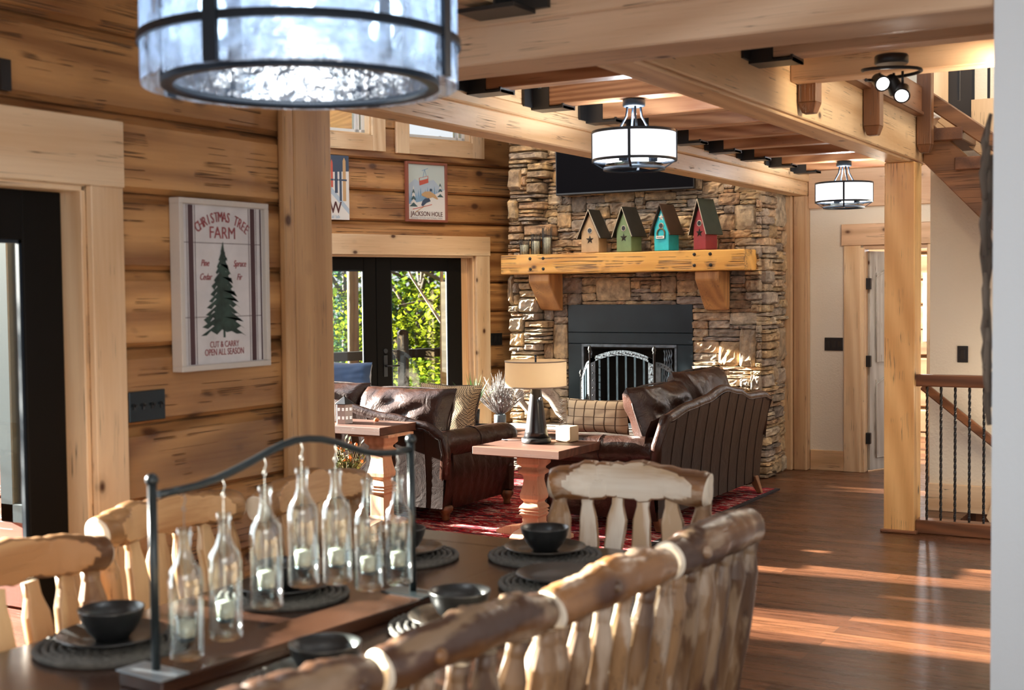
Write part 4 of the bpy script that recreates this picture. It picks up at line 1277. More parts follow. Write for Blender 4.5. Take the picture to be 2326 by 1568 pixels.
for i in range(nt_):
    t = i / (nt_ - 1)
    y = .122 - t * .302
    w = .012 + .116 * t ** .9
    hgt = .048
    pts = [(0, y + hgt)]
    nseg = 9
    for q in range(nseg + 1):
        xx = w - q * 2 * w / nseg * 1
        yy = y - .006 + (.013 if q % 2 else 0) + rr.uniform(-.006, .006) - abs(xx) * .14
        pts.append((xx + rr.uniform(-.003, .003), yy))
    pts2 = [(p[0], p[1]) for p in pts]
    flat(tr, list(reversed(pts2)), .0350 + .00003 * (nt_ - i))
flat(tr, [(-.006, -.205), (.006, -.205), (.006, -.16), (-.006, -.16)], .0352)
tr.build('tree_picture', plain('tree_ink', (.022, .045, .035), .7, vary=.6, vscale=25), sg)
# four gang switch by the door
p = ax(331, 922, -3.5)
MSW = FL.copy(); MSW.translation = Vector((-3.497, 3.352, 1.243))
sw_ = thing('switch_plate', 'dark polished four switch plate on the log wall beside the door casing', 'switch plate', M=MSW)
MB().box((-.088, -.056, 0), (.088, .056, .008)).build('plate', plain('hammered_black_plate', (.03, .04, .045), .18, metal=.6), sw_, bevel=.003)
for k in range(4):
    x = -.066 + .044 * k
    MB().box((x - .005, -.012, .008), (x + .005, .012, .011)).box((x - .003, 0, .011), (x + .003, .009, .022)).build('toggle', m_black, sw_)


def plate(frame_pt, M, w, h, label, toggles):
    Mx = M.copy(); Mx.translation = frame_pt
    t = thing('switch_plate', label, 'switch plate', M=Mx)
    MB().box((-w / 2, -h / 2, 0.001), (w / 2, h / 2, .007)).build('plate', m_black, t, bevel=.002)
    for k in range(toggles):
        x = -w / 2 + w * (k + .5) / toggles
        MB().box((x - .016, -.033, .007), (x + .016, .033, .010)).build('rocker', plain('rocker_black', (.02, .02, .02), .25) if not bpy.data.materials.get('rocker_black') else bpy.data.materials['rocker_black'], t, bevel=.001)


plate(FF @ Vector((-.175, 1.172, 0)), FF, .165, .12, 'wide black switch plate on the log wall between the glass doors and the stone', 3)
plate(ay(1894, 782, 11.319), FS, .165, .117, 'black triple switch plate on the cream hall wall', 3)
plate(ay(2187, 805, 9.639), FS, .075, .12, 'single black switch plate on the textured stair wall', 1)
one(MB().box((-.02, -.05, 0), (.02, .05, .03)).xf(FL @ Matrix.Translation((ax(0, 172, -3.5).y, ax(4, 172, -3.5).z, 0))), 'door_alarm_sensor', m_black, 'small black box at the left edge of the picture above the door casing', 'sensor')

# ski posters
pc = {}


def pmat(n, c):
    if n not in pc:
        pc[n] = plain('poster_' + n, c, .6)
    return pc[n]


def poster(u0, u1, z0, z1, label, cat='poster'):
    Mx = FF.copy(); Mx.translation = FF @ Vector(((u0 + u1) / 2, (z0 + z1) / 2, 0))
    return thing('ski_poster', label, cat, M=Mx), (u1 - u0) / 2, (z1 - z0) / 2


t, w, h = poster(-1.242, -.770, 2.31, 2.872, 'reddish framed ski poster with a skier and a cable car above the glass doors')
fm = MB()
for a in ((-w, -h, w, -h + .022), (-w, h - .022, w, h), (-w, -h + .022, -w + .022, h - .022), (w - .022, -h + .022, w, h - .022)):
    fm.box((a[0], a[1], .002), (a[2], a[3], .04))
fm.build('frame', plain('red_wood_frame', (.28, .085, .05), .5), t, bevel=.002)
art = MB()
w -= .022; h -= .022
mats = [pmat('sky', (.62, .72, .70)), pmat('blue', (.24, .42, .62)), pmat('snow', (.86, .86, .84)), pmat('green', (.06, .12, .13)), pmat('red', (.62, .12, .08)), pmat('tan', (.62, .40, .20)), pmat('navy', (.05, .08, .14)), pmat('ink', (.10, .03, .03)), pmat('pale', (.50, .62, .74)), pmat('grey', (.4, .4, .42))]
flat(art, [(-w, -h), (w, -h), (w, h), (-w, h)], .020, 0)
flat(art, [(-w, .06), (-w * .6, .12), (-w * .35, .09), (0, .10), (w * .4, .12), (w * .7, .06), (w, .02), (w, -.1), (-w, -.1)][::-1], .0205, 8)
for i in range(16):
    x = -w + (i + .5) * 2 * w / 16
    yb = -.03 + .05 * (i / 16)
    flat(art, [(x - .022, yb - .09), (x + .022, yb - .09), (x, yb + .02 + .02 * (i % 3))], .021 + i * .00005, 1)
flat(art, [(-w, -h), (w, -h), (w, .03), (w * .3, -.03), (-w * .3, -.09), (-w, -.12)], .0225, 2)
for cx_, cy_, sc_ in ((-.15, -.05, 1), (.16, .03, .8)):
    for k in range(6):
        yy = cy_ + .09 * sc_ - k * .032 * sc_; ww = (.008 + k * .008) * sc_
        flat(art, [(cx_ - ww, yy - .02 * sc_), (cx_ + ww, yy - .02 * sc_), (cx_, yy + .02 * sc_)], .023 + k * .0001, 3 if k % 2 else 2)
# gondola
flat(art, [(-.085, .13), (.02, .155), (.022, .09), (-.08, .06)][::-1], .0235, 4)
flat(art, [(-.078, .128), (.014, .15), (.014, .128), (-.078, .105)][::-1], .0238, 0)
art.obox((-.04, .14, .0238), (-.02, .21, .0238), .004, .001, 1); art.obox((.0, .15, .0238), (-.018, .21, .0238), .004, .001, 1)
art.obox((-.05, .20, .0238), (.02, .225, .0238), .005, .001, 1)
# skier (generic)
flat(art, [(-.06, -.02), (-.02, .005), (.04, .01), (.10, -.02), (.135, -.06), (.12, -.065), (.07, -.045), (.02, -.06), (-.02, -.045), (-.055, -.035)][::-1], .0242, 5)
flat(art, [(-.02, -.06), (.03, -.055), (.045, -.085), (.0, -.10), (-.045, -.135), (-.065, -.125), (-.05, -.085)][::-1], .0244, 6)
art.lathe([(.014, .0240), (.014, .0246)], (.05, .022, 0), 10, 6)
art.obox((-.16, -.165, .0246), (.06, -.115, .0246), .006, .001, 4); art.obox((-.13, -.19, .0246), (-.02, -.13, .0246), .006, .001, 5)
text_mb(art, 'JACKSON HOLE', .062, Matrix.Translation((0, -h + .052, .0246)), 7, .001, xs=.83)
text_mb(art, 'GRAND TETON NATIONAL PARK', .026, Matrix.Translation((0, -h + .014, .0246)), 9, xs=.93)
art.build('picture', mats, t)
t, w, h = poster(-2.33, -1.863, 2.306, 2.882, 'unframed ski poster with upright skis and a large letter W, partly behind the post')
MB().box((-w, -h, .002), (w, h, .022)).build('board', pmat('snow', (.86, .86, .84)), t)
art = MB()
flat(art, [(-w, h - .17), (w, h - .14), (w, h), (-w, h)], .0225, 6)
flat(art, [(-w, -.05), (.05, -.06), (w, -.24), (w, -.19), (.05, -.0), (-w, .0)][::-1], .0226, 8)
for i, (x, y0, y1, ww, mi) in enumerate(((.185, -.12, .24, .017, 5), (.145, -.12, .25, .012, 6), (.10, -.05, .20, .015, 6), (.055, .0, .22, .012, 4), (.02, -.02, .28, .017, 5), (-.03, -.05, .22, .014, 4), (-.08, .0, .26, .014, 5))):
    flat(art, [(x - ww, y0), (x + ww, y0), (x + ww * .9, y1), (x, y1 + .03), (x - ww * .9, y1)], .0228 + i * .0001, mi)
    flat(art, [(x - ww * 1.5, .06), (x + ww * 1.5, .06), (x + ww * 1.5, .075), (x - ww * 1.5, .075)], .0237, 6)
text_mb(art, 'W', .15, Matrix.Translation((.09, -.185, .0238)), 7, .002, xs=.8)
text_mb(art, 'al lab', .045, Matrix.Translation((.09, -.262, .0238)), 1, xs=.9)
art.build('picture', mats, t)
# driftwood mirror frame on the side of the drywall corner
dw = thing('driftwood_mirror', 'grey driftwood framed mirror seen edge-on against the pale wall at the right', 'mirror', (-.66, 4.5, 1.75))
MB().box((-.015, -.28, -.42), (-.002, .30, .42)).build('mirror_glass', plain('mirror', (.8, .8, .8), .03, metal=1), dw)
m_drift = wood('driftwood', (.30, .24, .19), (.08, .06, .045), 'Z', 5, .8, 0, 1.0, .6)
for k in range(44):
    sd = k % 2
    z = -.47 + .94 * (k / 43) + rr.uniform(-.02, .02)
    yb = (-.34 if sd else .34) + rr.uniform(-.04, .02)
    ln = rr.uniform(.14, .26)
    if k > 38: yb = rr.uniform(-.3, .3); z = rr.choice((-.47, .47))
    tl = rr.uniform(-.03, .03)
    MB().tube([(-.035 + rr.uniform(-.014, .006), yb - tl, z - ln / 2), (-.045 + rr.uniform(-.012, .008), yb, z), (-.035 + rr.uniform(-.014, .006), yb + tl, z + ln / 2)], [.008, .0125, .006], 7, rough=.35, seed=k).build('driftwood_stick', m_drift, dw)

# ================================================================== LIGHTS (fixtures)
m_shade = glow('lit_fabric_shade', (.90, .94, 1.0), .95, (.8, .82, .84))
m_diff = glow('lit_diffuser', (.85, .94, 1.0), 1.5)
m_bulb = glow('lamp_bulb', (.88, .95, 1.0), 22)
m_led = glow('spot_led', (1, .98, .95), 18)


def ring_mb(r, z0, z1, th, n=48):
    return MB().lathe([(r, z0), (r, z1), (r - th, z1), (r - th, z0), (r, z0)], n=n, cap=False)


def drum(x, y, zc, label, a0, r=.225):
    """semi flush drum lamp hung at height zc (canopy top)"""
    t = thing('drum_pendant', label, 'ceiling lamp', (x, y, zc))
    H0, H1 = -.168, -.330
    MB().lathe([(.055, 0), (.060, -.006), (.060, -.035), (.052, -.040)], n=28).build('canopy', m_bronze, t)
    for k in range(4):
        a = R(35 + 90 * k)
        MB().tube([(.035 * math.cos(a), .035 * math.sin(a), -.035), (.042 * math.cos(a), .042 * math.sin(a), -.09), (.085 * math.cos(a), .085 * math.sin(a), H0)], .0065, 8).build('stem', m_bronze, t)
    MB().lathe([(r - .004, H0 - .012), (r - .004, H1 + .012)], n=56, cap=False).build('shade', m_shade, t)
    ring_mb(r, H0 - .014, H0, .008).build('shade_rim', m_bronze, t)
    ring_mb(r, H1, H1 + .014, .008).build('shade_rim', m_bronze, t)
    for k in range(4):
        a = R(a0 + 90 * k)
        MB().obox((r * math.cos(a), r * math.sin(a), H0), (r * math.cos(a), r * math.sin(a), H1), .006, .014, up=(math.cos(a + 1.57), math.sin(a + 1.57), 0)).build('strap', m_bronze, t)
        MB().obox((r * math.cos(a), r * math.sin(a), H1 + .005), (r * .72 * math.cos(a), r * .72 * math.sin(a), H1 - .035), .012, .005).build('lower_arm', m_bronze, t)
    ring_mb(r * .73, H1 - .045, H1 - .030, .010).build('lower_ring', m_bronze, t)
    MB().lathe([(.001, H1 - .018), (r * .69, H1 - .016), (r * .69, H1 - .012), (.001, H1 - .012)], n=40, cap=False).build('diffuser', m_glass and pane('lamp_bottom_glass', (.75, .88, 1), 1.0, .05) if not bpy.data.materials.get('lamp_bottom_glass') else bpy.data.materials['lamp_bottom_glass'], t)
    for k in range(3):
        a = R(20 + 120 * k)
        MB().lathe([(.024, H1 + .0), (.024, H1 + .09)], (.10 * math.cos(a), .10 * math.sin(a), 0), 12).build('lamp_socket', m_bronze, t)
    lamp('pendant_bulb', 'POINT', (x, y, zc + H1 + .12), 12, (.90, .95, 1.0), .05)
    lamp('pendant_uplight', 'POINT', (x, y, zc + H0 + .07), 14, (.90, .95, 1.0), .04)
    return t


drum(-2.835, 6.205, 2.658, 'white drum ceiling lamp hanging in front of the television', -72)
drum(-2.82, 10.195, 2.658, 'small white drum ceiling lamp far away above the hall doorway', -75)
# large glass pendant over the dining table
PX, PY = -2.045, 2.50
bp = thing('glass_drum_pendant', 'large round seeded glass pendant with dark bands and glowing bulbs above the dining table', 'pendant lamp', (PX, PY, 2.16))
RB = .388


def seeded():
    m, nt, N, L, B = new_mat('seeded_glass')
    t = N.new('ShaderNodeBsdfTransparent'); t.inputs[0].default_value = (.80, .90, 1, 1)
    g = N.new('ShaderNodeBsdfGlossy'); g.inputs['Roughness'].default_value = .12
    tl = N.new('ShaderNodeBsdfTranslucent'); tl.inputs[0].default_value = (.62, .76, .96, 1)
    tc = N.new('ShaderNodeTexCoord')
    n = N.new('ShaderNodeTexNoise'); n.inputs['Scale'].default_value = 16; n.inputs['Detail'].default_value = 4; L.new(tc.outputs['Object'], n.inputs['Vector'])
    b = N.new('ShaderNodeBump'); b.inputs['Strength'].default_value = .8; b.inputs['Distance'].default_value = .02; L.new(n.outputs['Fac'], b.inputs['Height'])
    L.new(b.outputs['Normal'], g.inputs['Normal'])
    r = ramp(N, [(.40, (.25, .25, .25)), (.62, (.95, .95, .95))]); L.new(n.outputs['Fac'], r.inputs['Fac'])
    m1 = N.new('ShaderNodeMixShader'); L.new(r.outputs['Color'], m1.inputs[0]); L.new(t.outputs[0], m1.inputs[1]); L.new(tl.outputs[0], m1.inputs[2])
    m2 = N.new('ShaderNodeMixShader'); m2.inputs[0].default_value = .18; L.new(m1.outputs[0], m2.inputs[1]); L.new(g.outputs[0], m2.inputs[2])
    L.new(m2.outputs[0], N['Material Output'].inputs['Surface']); N.remove(B)
    return m


m_seed = seeded()
MB().lathe([(RB, .0), (RB, .36)], n=64, cap=False).build('glass_drum', m_seed, bp)
MB().lathe([(RB * .86, .004), (RB * .86, .36)], n=64, cap=False).build('inner_glass', m_seed, bp)
ring_mb(RB * .88, -.003, .014, .028, 64).build('lower_ring', m_bronze, bp)
ring_mb(RB + .008, .094, .114, .014, 64).build('middle_band', m_bronze, bp)
ring_mb(RB + .006, .350, .368, .02, 64).build('upper_ring', m_bronze, bp)
for k in range(6):
    a = R(-81 + 90 * k)
    if k < 4:
        MB().obox((RB * 1.01 * math.cos(a), RB * 1.01 * math.sin(a), .002), (RB * 1.01 * math.cos(a), RB * 1.01 * math.sin(a), .36), .012, .036, up=(math.cos(a + 1.57), math.sin(a + 1.57), 0)).build('strap', m_bronze, bp)
    b = R(103.5 + 60 * k)
    MB().obox((RB * .87 * math.cos(b), RB * .87 * math.sin(b), .0), (RB * .87 * math.cos(b), RB * .87 * math.sin(b), .36), .008, .03, up=(math.cos(b + 1.57), math.sin(b + 1.57), 0)).build('strap', m_bronze, bp)
for k in range(6):
    a = R(10 + 60 * k)
    MB().ball((.24 * math.cos(a), .24 * math.sin(a), .17), .032, 10).build('bulb', m_bulb, bp)
    MB().lathe([(.018, .20), (.018, .27)], (.24 * math.cos(a), .24 * math.sin(a), 0), 10).build('lamp_socket', m_bronze, bp)
    MB().tube([(.24 * math.cos(a), .24 * math.sin(a), .27), (.05 * math.cos(a), .05 * math.sin(a), .35), (.02 * math.cos(a), .02 * math.sin(a), .68)], .006, 6).build('stem', m_bronze, bp)
MB().lathe([(.075, .66), (.085, .67), (.085, .71)], n=28).build('canopy', m_bronze, bp)
lamp('pendant_core', 'POINT', (PX, PY, 2.30), 6, (.90, .95, 1.0), .08)
# ceiling spotlights
sp0 = az(2025, 128, 2.655)
sl = thing('ceiling_spotlight', 'black ceiling fixture with curled arm and three lit spotlights', 'spotlight', (sp0.x, sp0.y, 2.66))
MB().lathe([(.068, 0), (.072, -.006), (.072, -.035), (.066, -.04)], n=32).build('canopy', m_black, sl)
crv = []
for k in range(25):
    a = k / 24
    th = R(200) + a * R(380)
    r = .085 + .035 * math.sin(a * math.pi * 2)
    crv.append((-.01 + 1.35 * r * math.cos(th), .9 * r * math.sin(th), -.060 - .045 * a))
MB().tube(crv, .0075, 8).build('curled_arm', m_black, sl)
for k, (cx_, cy_, tx_, ty_, tz_) in enumerate(((-.045, -.02, .55, -.75, -.45), (.005, .02, .3, .6, -.8), (.05, -.01, .1, -.8, -.55))):
    d = Vector((tx_, ty_, tz_)).normalized()
    c = Vector((cx_, cy_, (-.112, -.125, -.165)[k]))
    hd = MB().tube([c - d * .045, c - d * .03, c + d * .03, c + d * .036], [.016, .028, .034, .036], 20).build('spot_head', m_black, sl)
    MB().tube([c + d * .0362, c + d * .0372], [.027, .027], 20).build('led_face', m_led, hd)
    MB().tube([(cx_, cy_, -.075), (cx_, cy_, c.z + .035)], .006, 8).build('drop_rod', m_black, sl)
    lamp('spot_beam', 'SPOT', Vector((sp0.x, sp0.y, 2.66)) + c + d * .05, 14, (1, .93, .82), .03, rot=d, spot=R(100))
# ================================================================== LIVING ROOM FURNITURE
ruo = (-4.9, 8.7, 0)
rg = thing('area_rug', 'red, black and cream tribal rug under the sofas, edge showing on the dark floor', 'rug', ruo)
MB().box((-6.55, 7.05, .0), (-3.335, 10.02, .011)).build('woven_field', m_rug, rg, off=ruo)
bd = MB()
for a in ((-3.335, 7.03, -3.30, 10.04), (-6.59, 7.03, -6.55, 10.04), (-6.55, 7.03, -3.335, 7.05), (-6.55, 10.02, -3.335, 10.04)):
    bd.box((a[0], a[1], 0), (a[2], a[3], .012))
bd.build('border', plain('rug_black_border', (.02, .014, .016), .95), rg, off=ruo)


def grid_surf(mb, fn, nu, nv, mat=0, flip=False):
    o = len(mb.v)
    for j in range(nv + 1):
        for i in range(nu + 1):
            mb.v.append(Vector(fn(i / nu, j / nv)))
    for j in range(nv):
        for i in range(nu):
            q = (o + j * (nu + 1) + i, o + j * (nu + 1) + i + 1, o + (j + 1) * (nu + 1) + i + 1, o + (j + 1) * (nu + 1) + i)
            mb.face(q[::-1] if flip else q, mat, True)


def cushion(mb, c, sx, sy, sz, M=None, n=14, puff=.5, wr=.0, seed=0, corner=.0):
    """pillow shape centred at c with half sizes"""
    st_ = len(mb.v)
    for side in (1, -1):
        def fn(a, b, side=side):
            u, v = 2 * a - 1, 2 * b - 1
            e = (1 - abs(u) ** 3.2) * (1 - abs(v) ** 3.2)
            z = side * sz * max(e, 0) ** puff
            pin = 1 - corner * (1 - abs(u)) * abs(v) ** 2 * 1.0
            pin2 = 1 - corner * (1 - abs(v)) * abs(u) ** 2
            w = wr * noise.noise(Vector((u * 3 + seed, v * 3, side))) * (1 if e > .02 else .2)
            return (u * sx * pin2, v * sy * pin, z + w)
        grid_surf(mb, fn, n, n, flip=side < 0)
    T = Matrix.Translation(Vector(c)) @ (M or Matrix.Identity(4))
    mb.xf(T, st_)


def roll(mb, p0, p1, r, n=12, seg=10, wr=.03, seed=0, taper=1.0):
    p0, p1 = Vector(p0), Vector(p1)
    pts, rad = [], []
    for i in range(seg + 1):
        t = i / seg
        e = min(t, 1 - t) * seg
        pts.append(p0.lerp(p1, t))
        rad.append(r * (1 + (taper - 1) * t) * (.72 if e < .5 else .95 if e < 1.5 else 1))
    mb.tube(pts, rad, n, rough=wr * 4, seed=seed)


def sofa(label, loc, rz, W, D, back_prof, cush_top, arm_l=True, arm_r=True, seatz=.44):
    """local: back at y=0 facing -y, seats towards +y, x from 0..W"""
    t = thing('leather_sofa', label, 'sofa', loc, rz)
    # outer back panel with shaped top, leaning outward
    ob = MB()
    NB = len(back_prof)

    def lean(z):
        return -.10 * max(0, (z - .1) / .8) ** 1.3
    n = 36
    def topz(x):
        for (x0, z0), (x1, z1) in zip(back_prof, back_prof[1:]):
            if x0 <= x <= x1:
                q = (x - x0) / (x1 - x0 + 1e-9)
                q = q * q * (3 - 2 * q)
                return z0 + (z1 - z0) * q
        return back_prof[-1][1]
    x_lo, x_hi = back_prof[0][0], back_prof[-1][0]

    def fb_(a, b):
        z = .10 + (topz(x_lo + (x_hi - x_lo) * a) - .02 - .10) * b
        squeeze = 1 - .05 * (1 - b)
        xm = (x_lo + x_hi) / 2
        x = xm + (x_lo + (x_hi - x_lo) * a - xm) * squeeze
        return (x, lean(z) + .010 * math.sin(b * 3.14), z)
    grid_surf(ob, fb_, n, 10)
    def fb2(a, b):
        p = fb_(a, b); return (p[0], p[1] + .13, p[2])
    grid_surf(ob, fb2, n, 10, flip=True)
    ob.build('back_panel', m_leather2, t)
    sm = MB()
    for k in range(1, 11):
        a = k / 11
        pts = [Vector(fb_(a + .02 * (1 - q / 8) * (a - .5), q / 8)) + Vector((0, -.002, 0)) for q in range(9)]
        sm.tube(pts, .0020, 4)
    sm.build('back_seams', m_leather2, t)
    rim = MB()
    pts = [Vector((x_lo + (x_hi - x_lo) * i / n, lean(.8) + .035, topz(x_lo + (x_hi - x_lo) * i / n) - .005)) for i in range(n + 1)]
    pts = [Vector((x_lo, lean(.5) + .04, topz(x_lo) - .25))] + [Vector((x_lo, lean(.6) + .04, topz(x_lo) - .1))] + pts + [Vector((x_hi, lean(.6) + .04, topz(x_hi) - .12)), Vector((x_hi - .02, lean(.5) + .04, topz(x_hi) - .3))]
    rim.tube(pts, .038, 10)
    rim.build('back_rim', m_leather, t)
    pp = MB().tube([p + Vector((0, -.034, -.012)) for p in pts], .005, 5).build('piping', m_leather, t)
    # base and seat
    MB().box((.06, .06, .10), (W - .06, D - .08, .30)).build('base', m_leather, t, bevel=.02)
    MB().box((.0, D - .10, .10), (W, D - .04, .32)).build('front_apron', m_leather, t, bevel=.02)
    ns = 2
    for k in range(ns):
        w = (W - .36) / ns
        mb = MB(); cushion(mb, (.18 + w * (k + .5), .10 + (D - .10) / 2 + .05, seatz - .07), w / 2, (D - .12) / 2, .10, puff=.28, wr=.01, seed=k)
        mb.build('seat_cushion', m_leather, t)
    # arms: rolled top over pleated side
    for s_, on in ((0, arm_l), (1, arm_r)):
        if not on:
            continue
        sg_ = -1 if s_ == 0 else 1
        x = .10 if s_ == 0 else W - .10
        am = MB()

        def fa(a, b, x=x, sg_=sg_):
            y = .02 + (D - .04) * a
            z = .08 + (.50 - .08) * b
            bul = .05 * math.sin(b * 2.6) + .003 * math.sin(a * 60) * (1 - b * .7)
            return (x + sg_ * (.03 + bul), y, z)
        grid_surf(am, fa, 40, 8, flip=s_ == 0)
        def fi(a, b, x=x, sg_=sg_):
            p = fa(a, b); return (x - sg_ * .07, p[1], p[2])
        grid_surf(am, fi, 8, 4, flip=s_ == 1)
        am.add([fa(1, 0), fa(1, 1), fi(1, 1), fi(1, 0)], [(0, 1, 2, 3)])
        am.add([fa(0, 0), fa(0, 1), fi(0, 1), fi(0, 0)], [(3, 2, 1, 0)])
        arm = am.build('arm_side', m_leather, t)
        ar = MB()
        roll(ar, (x + sg_ * .02, -.01, .555), (x + sg_ * .02, D + .02, .535), .095, 18, 16, .012, seed=s_)
        ar.build('arm_roll', m_leather, t)
        cr = MB()
        for yy in (.45 * D, ):
            cr.tube([(x + sg_ * .02 + .097 * math.cos(q / 16 * 6.283), yy, .548 + .097 * math.sin(q / 16 * 6.283)) for q in range(16)], .004, 5, closed=True)
        cr.build('arm_seam', m_leather2, t)
    # loose back cushions
    for k, (cx, cw, ch, cz) in enumerate(cush_top):
        mb = MB()
        cushion(mb, (0, 0, 0), cw / 2, ch / 2, .135, puff=.34, wr=.035, seed=k * 5 + 1, n=20, corner=.06)
        mb.xf(Matrix.Translation((cx, .20, cz)) @ Matrix.Rotation(R(70), 4, 'X'))
        c_ = mb.build('back_cushion', m_leather, t)
        pts = []
        for q in range(40):
            an = q / 40 * 2 * math.pi
            ca, sa = math.cos(an), math.sin(an)
            u = math.copysign(abs(ca) ** .45, ca); v = math.copysign(abs(sa) ** .45, sa)
            pts.append(Matrix.Translation((cx, .20, cz)) @ Matrix.Rotation(R(70), 4, 'X') @ Vector((u * cw / 2 * .985, v * ch / 2 * .985, 0)))
        MB().tube(pts, .007, 6, closed=True).build('cushion_piping', m_leather2, c_)
    return t


def bun_foot(t, x, y):
    MB().lathe([(.022, 0), (.030, .010), (.026, .03), (.034, .05), (.052, .075), (.055, .095), (.045, .11)], (x, y, 0), 18).build('bun_foot', m_darkZ, t)


def splay_leg(t, x, y, dx, dy):
    MB().add([(x - .02 + dx, y - .02 + dy, 0), (x + .02 + dx, y - .02 + dy, 0), (x + .02 + dx, y + .02 + dy, 0), (x - .02 + dx, y + .02 + dy, 0), (x - .035, y - .035, .14), (x + .035, y - .035, .14), (x + .035, y + .035, .14), (x - .035, y + .035, .14)],
             [(3, 2, 1, 0), (4, 5, 6, 7), (0, 1, 5, 4), (1, 2, 6, 5), (2, 3, 7, 6), (3, 0, 4, 7)]).build('leg', m_darkX, t, bevel=.004)


# right sofa: back faces +x (towards the walkway), local x runs along +y
Y0 = 7.74
prof2 = [(0.0, .70), (.06, .775), (.45, .825), (.75, .845), (1.12, .90), (1.40, .862), (1.66, .80), (1.98, .795), (2.14, .76)]
s2 = sofa('brown leather sofa seen from behind with a curved humped back, near the stone fireplace', (-3.40, Y0, .012), R(90), 2.02, .93, prof2,
          [(.62, .86, .56, .70), (1.42, .86, .56, .76)])
splay_leg(s2, 1.98, .02, .03, -.05); splay_leg(s2, .12, .05, 0, -.03); splay_leg(s2, 1.92, .85, .0, .02); splay_leg(s2, .12, .85, -.02, .02)
# left sofa: back faces the camera, seats face the fireplace
prof1 = [(0, .60), (.3, .74), (.8, .82), (1.3, .74), (1.62, .69), (1.76, .62)]
s1_ = sofa('brown leather sofa behind the left pedestal table, rolled arm and pleated side towards the rug', (-6.63, 7.47, .012), 0, 1.76, 1.0, prof1,
           [(.52, .76, .50, .72), (1.26, .82, .50, .70)])
bun_foot(s1_, 1.70, .93); bun_foot(s1_, .08, .93); bun_foot(s1_, .08, .1); bun_foot(s1_, 1.68, .1)


def throw(name, label, cat, c, sx, sy, sz, rx_, rz_, mat, seed=0, puff=.5, piping=None):
    t = thing(name, label, cat, c, R(rz_))
    mb = MB(); cushion(mb, (0, 0, 0), sx, sy, sz, n=16, puff=puff, wr=.012, seed=seed, corner=.10)
    mb.xf(Matrix.Rotation(R(rx_), 4, 'X')); mb.build('cover', mat, t)
    if piping:
        pts = []
        for q in range(48):
            an = q / 48 * 2 * math.pi
            u = math.copysign(abs(math.cos(an)) ** .35, math.cos(an)); v = math.copysign(abs(math.sin(an)) ** .35, math.sin(an))
            pp_ = .10
            pts.append(Matrix.Rotation(R(rx_), 4, 'X') @ Vector((u * sx * (1 - pp_ * (1 - abs(v)) * u * u), v * sy * (1 - pp_ * (1 - abs(u)) * v * v), 0)))
        MB().tube(pts, .007, 6, closed=True).build('piping', piping, t)
    return t


def plaid():
    m, nt, N, L, B = new_mat('cream_striped_weave')
    tc = N.new('ShaderNodeTexCoord'); sp_ = N.new('ShaderNodeSeparateXYZ'); L.new(tc.outputs['Object'], sp_.inputs[0])
    last = None
    for comp, per, wdt in ((0, .085, .12), (2, .06, .08), (0, .03, .10)):
        d = N.new('ShaderNodeMath'); d.operation = 'DIVIDE'; d.inputs[1].default_value = per; L.new(sp_.outputs[comp], d.inputs[0])
        f = N.new('ShaderNodeMath'); f.operation = 'FRACT'; L.new(d.outputs[0], f.inputs[0])
        g = N.new('ShaderNodeMath'); g.operation = 'LESS_THAN'; g.inputs[1].default_value = wdt; L.new(f.outputs[0], g.inputs[0])
        if last is None:
            last = g
        else:
            x = N.new('ShaderNodeMath'); x.operation = 'MAXIMUM' if per > .05 else 'MAXIMUM'; L.new(last.outputs[0], x.inputs[0]); L.new(g.outputs[0], x.inputs[1])
            if per > .05:
                last = x
    mx = N.new('ShaderNodeMixRGB'); mx.inputs['Color1'].default_value = (.62, .50, .34, 1); mx.inputs['Color2'].default_value = (.12, .08, .05, 1)
    L.new(last.outputs[0], mx.inputs['Fac']); L.new(mx.outputs['Color'], B.inputs['Base Color']); B.inputs['Roughness'].default_value = .95
    return m


m_hound = checks('houndstooth_weave', (.50, .37, .21), (.05, .035, .025), 105)
throw('throw_pillow', 'tan and black checked cushion standing on the left sofa below the spiky plant', 'cushion', (-5.52, 8.48, .71), .31, .21, .09, 74, -4, m_hound, 3, .42, plain('dark_piping', (.05, .035, .025), .8))
c = ay(1358, 946, 8.75)
t_ = throw('throw_pillow', 'cream woven cushion with dark stripes and a fringe, leaning on the right sofa', 'cushion', (c.x, 8.75, c.z), .27, .135, .09, 76, 4, plaid(), 6, .42)
mb = MB()
for k in range(26):
    z = -.12 + .24 * k / 25
    mb.tube([(-.262, 0, z), (-.285, .006 * math.sin(k * 2.0), z + .004), (-.312 - .008 * (k % 3), .010 * math.cos(k), z - .012)], [.004, .005, .003], 5)
mb.build('fringe', plain('cream_fringe', (.66, .58, .46), .95), t_)
for tt in ('blue velvet cushion in front of the left glass door', 'rope patterned cushion just below the blue cushion by the glass door'):
    pass
c = ay(786, 856, 8.55)
throw('throw_pillow', 'blue velvet cushion in front of the left glass door', 'cushion', (c.x - .02, 8.62, c.z), .22, .12, .08, 84, 6, plain('blue_velvet', (.03, .085, .20), .6, sheen=.6, vary=.2), 9, .3)
c = ay(790, 888, 8.5)
m_pat = checks('rope_weave', (.56, .44, .32), (.30, .18, .10), 110)
throw('throw_pillow', 'tan rope patterned cushion just below the blue cushion by the glass door', 'cushion', (c.x - .02, 8.50, c.z - .045), .22, .105, .08, 74, 6, m_pat, 12, .3)
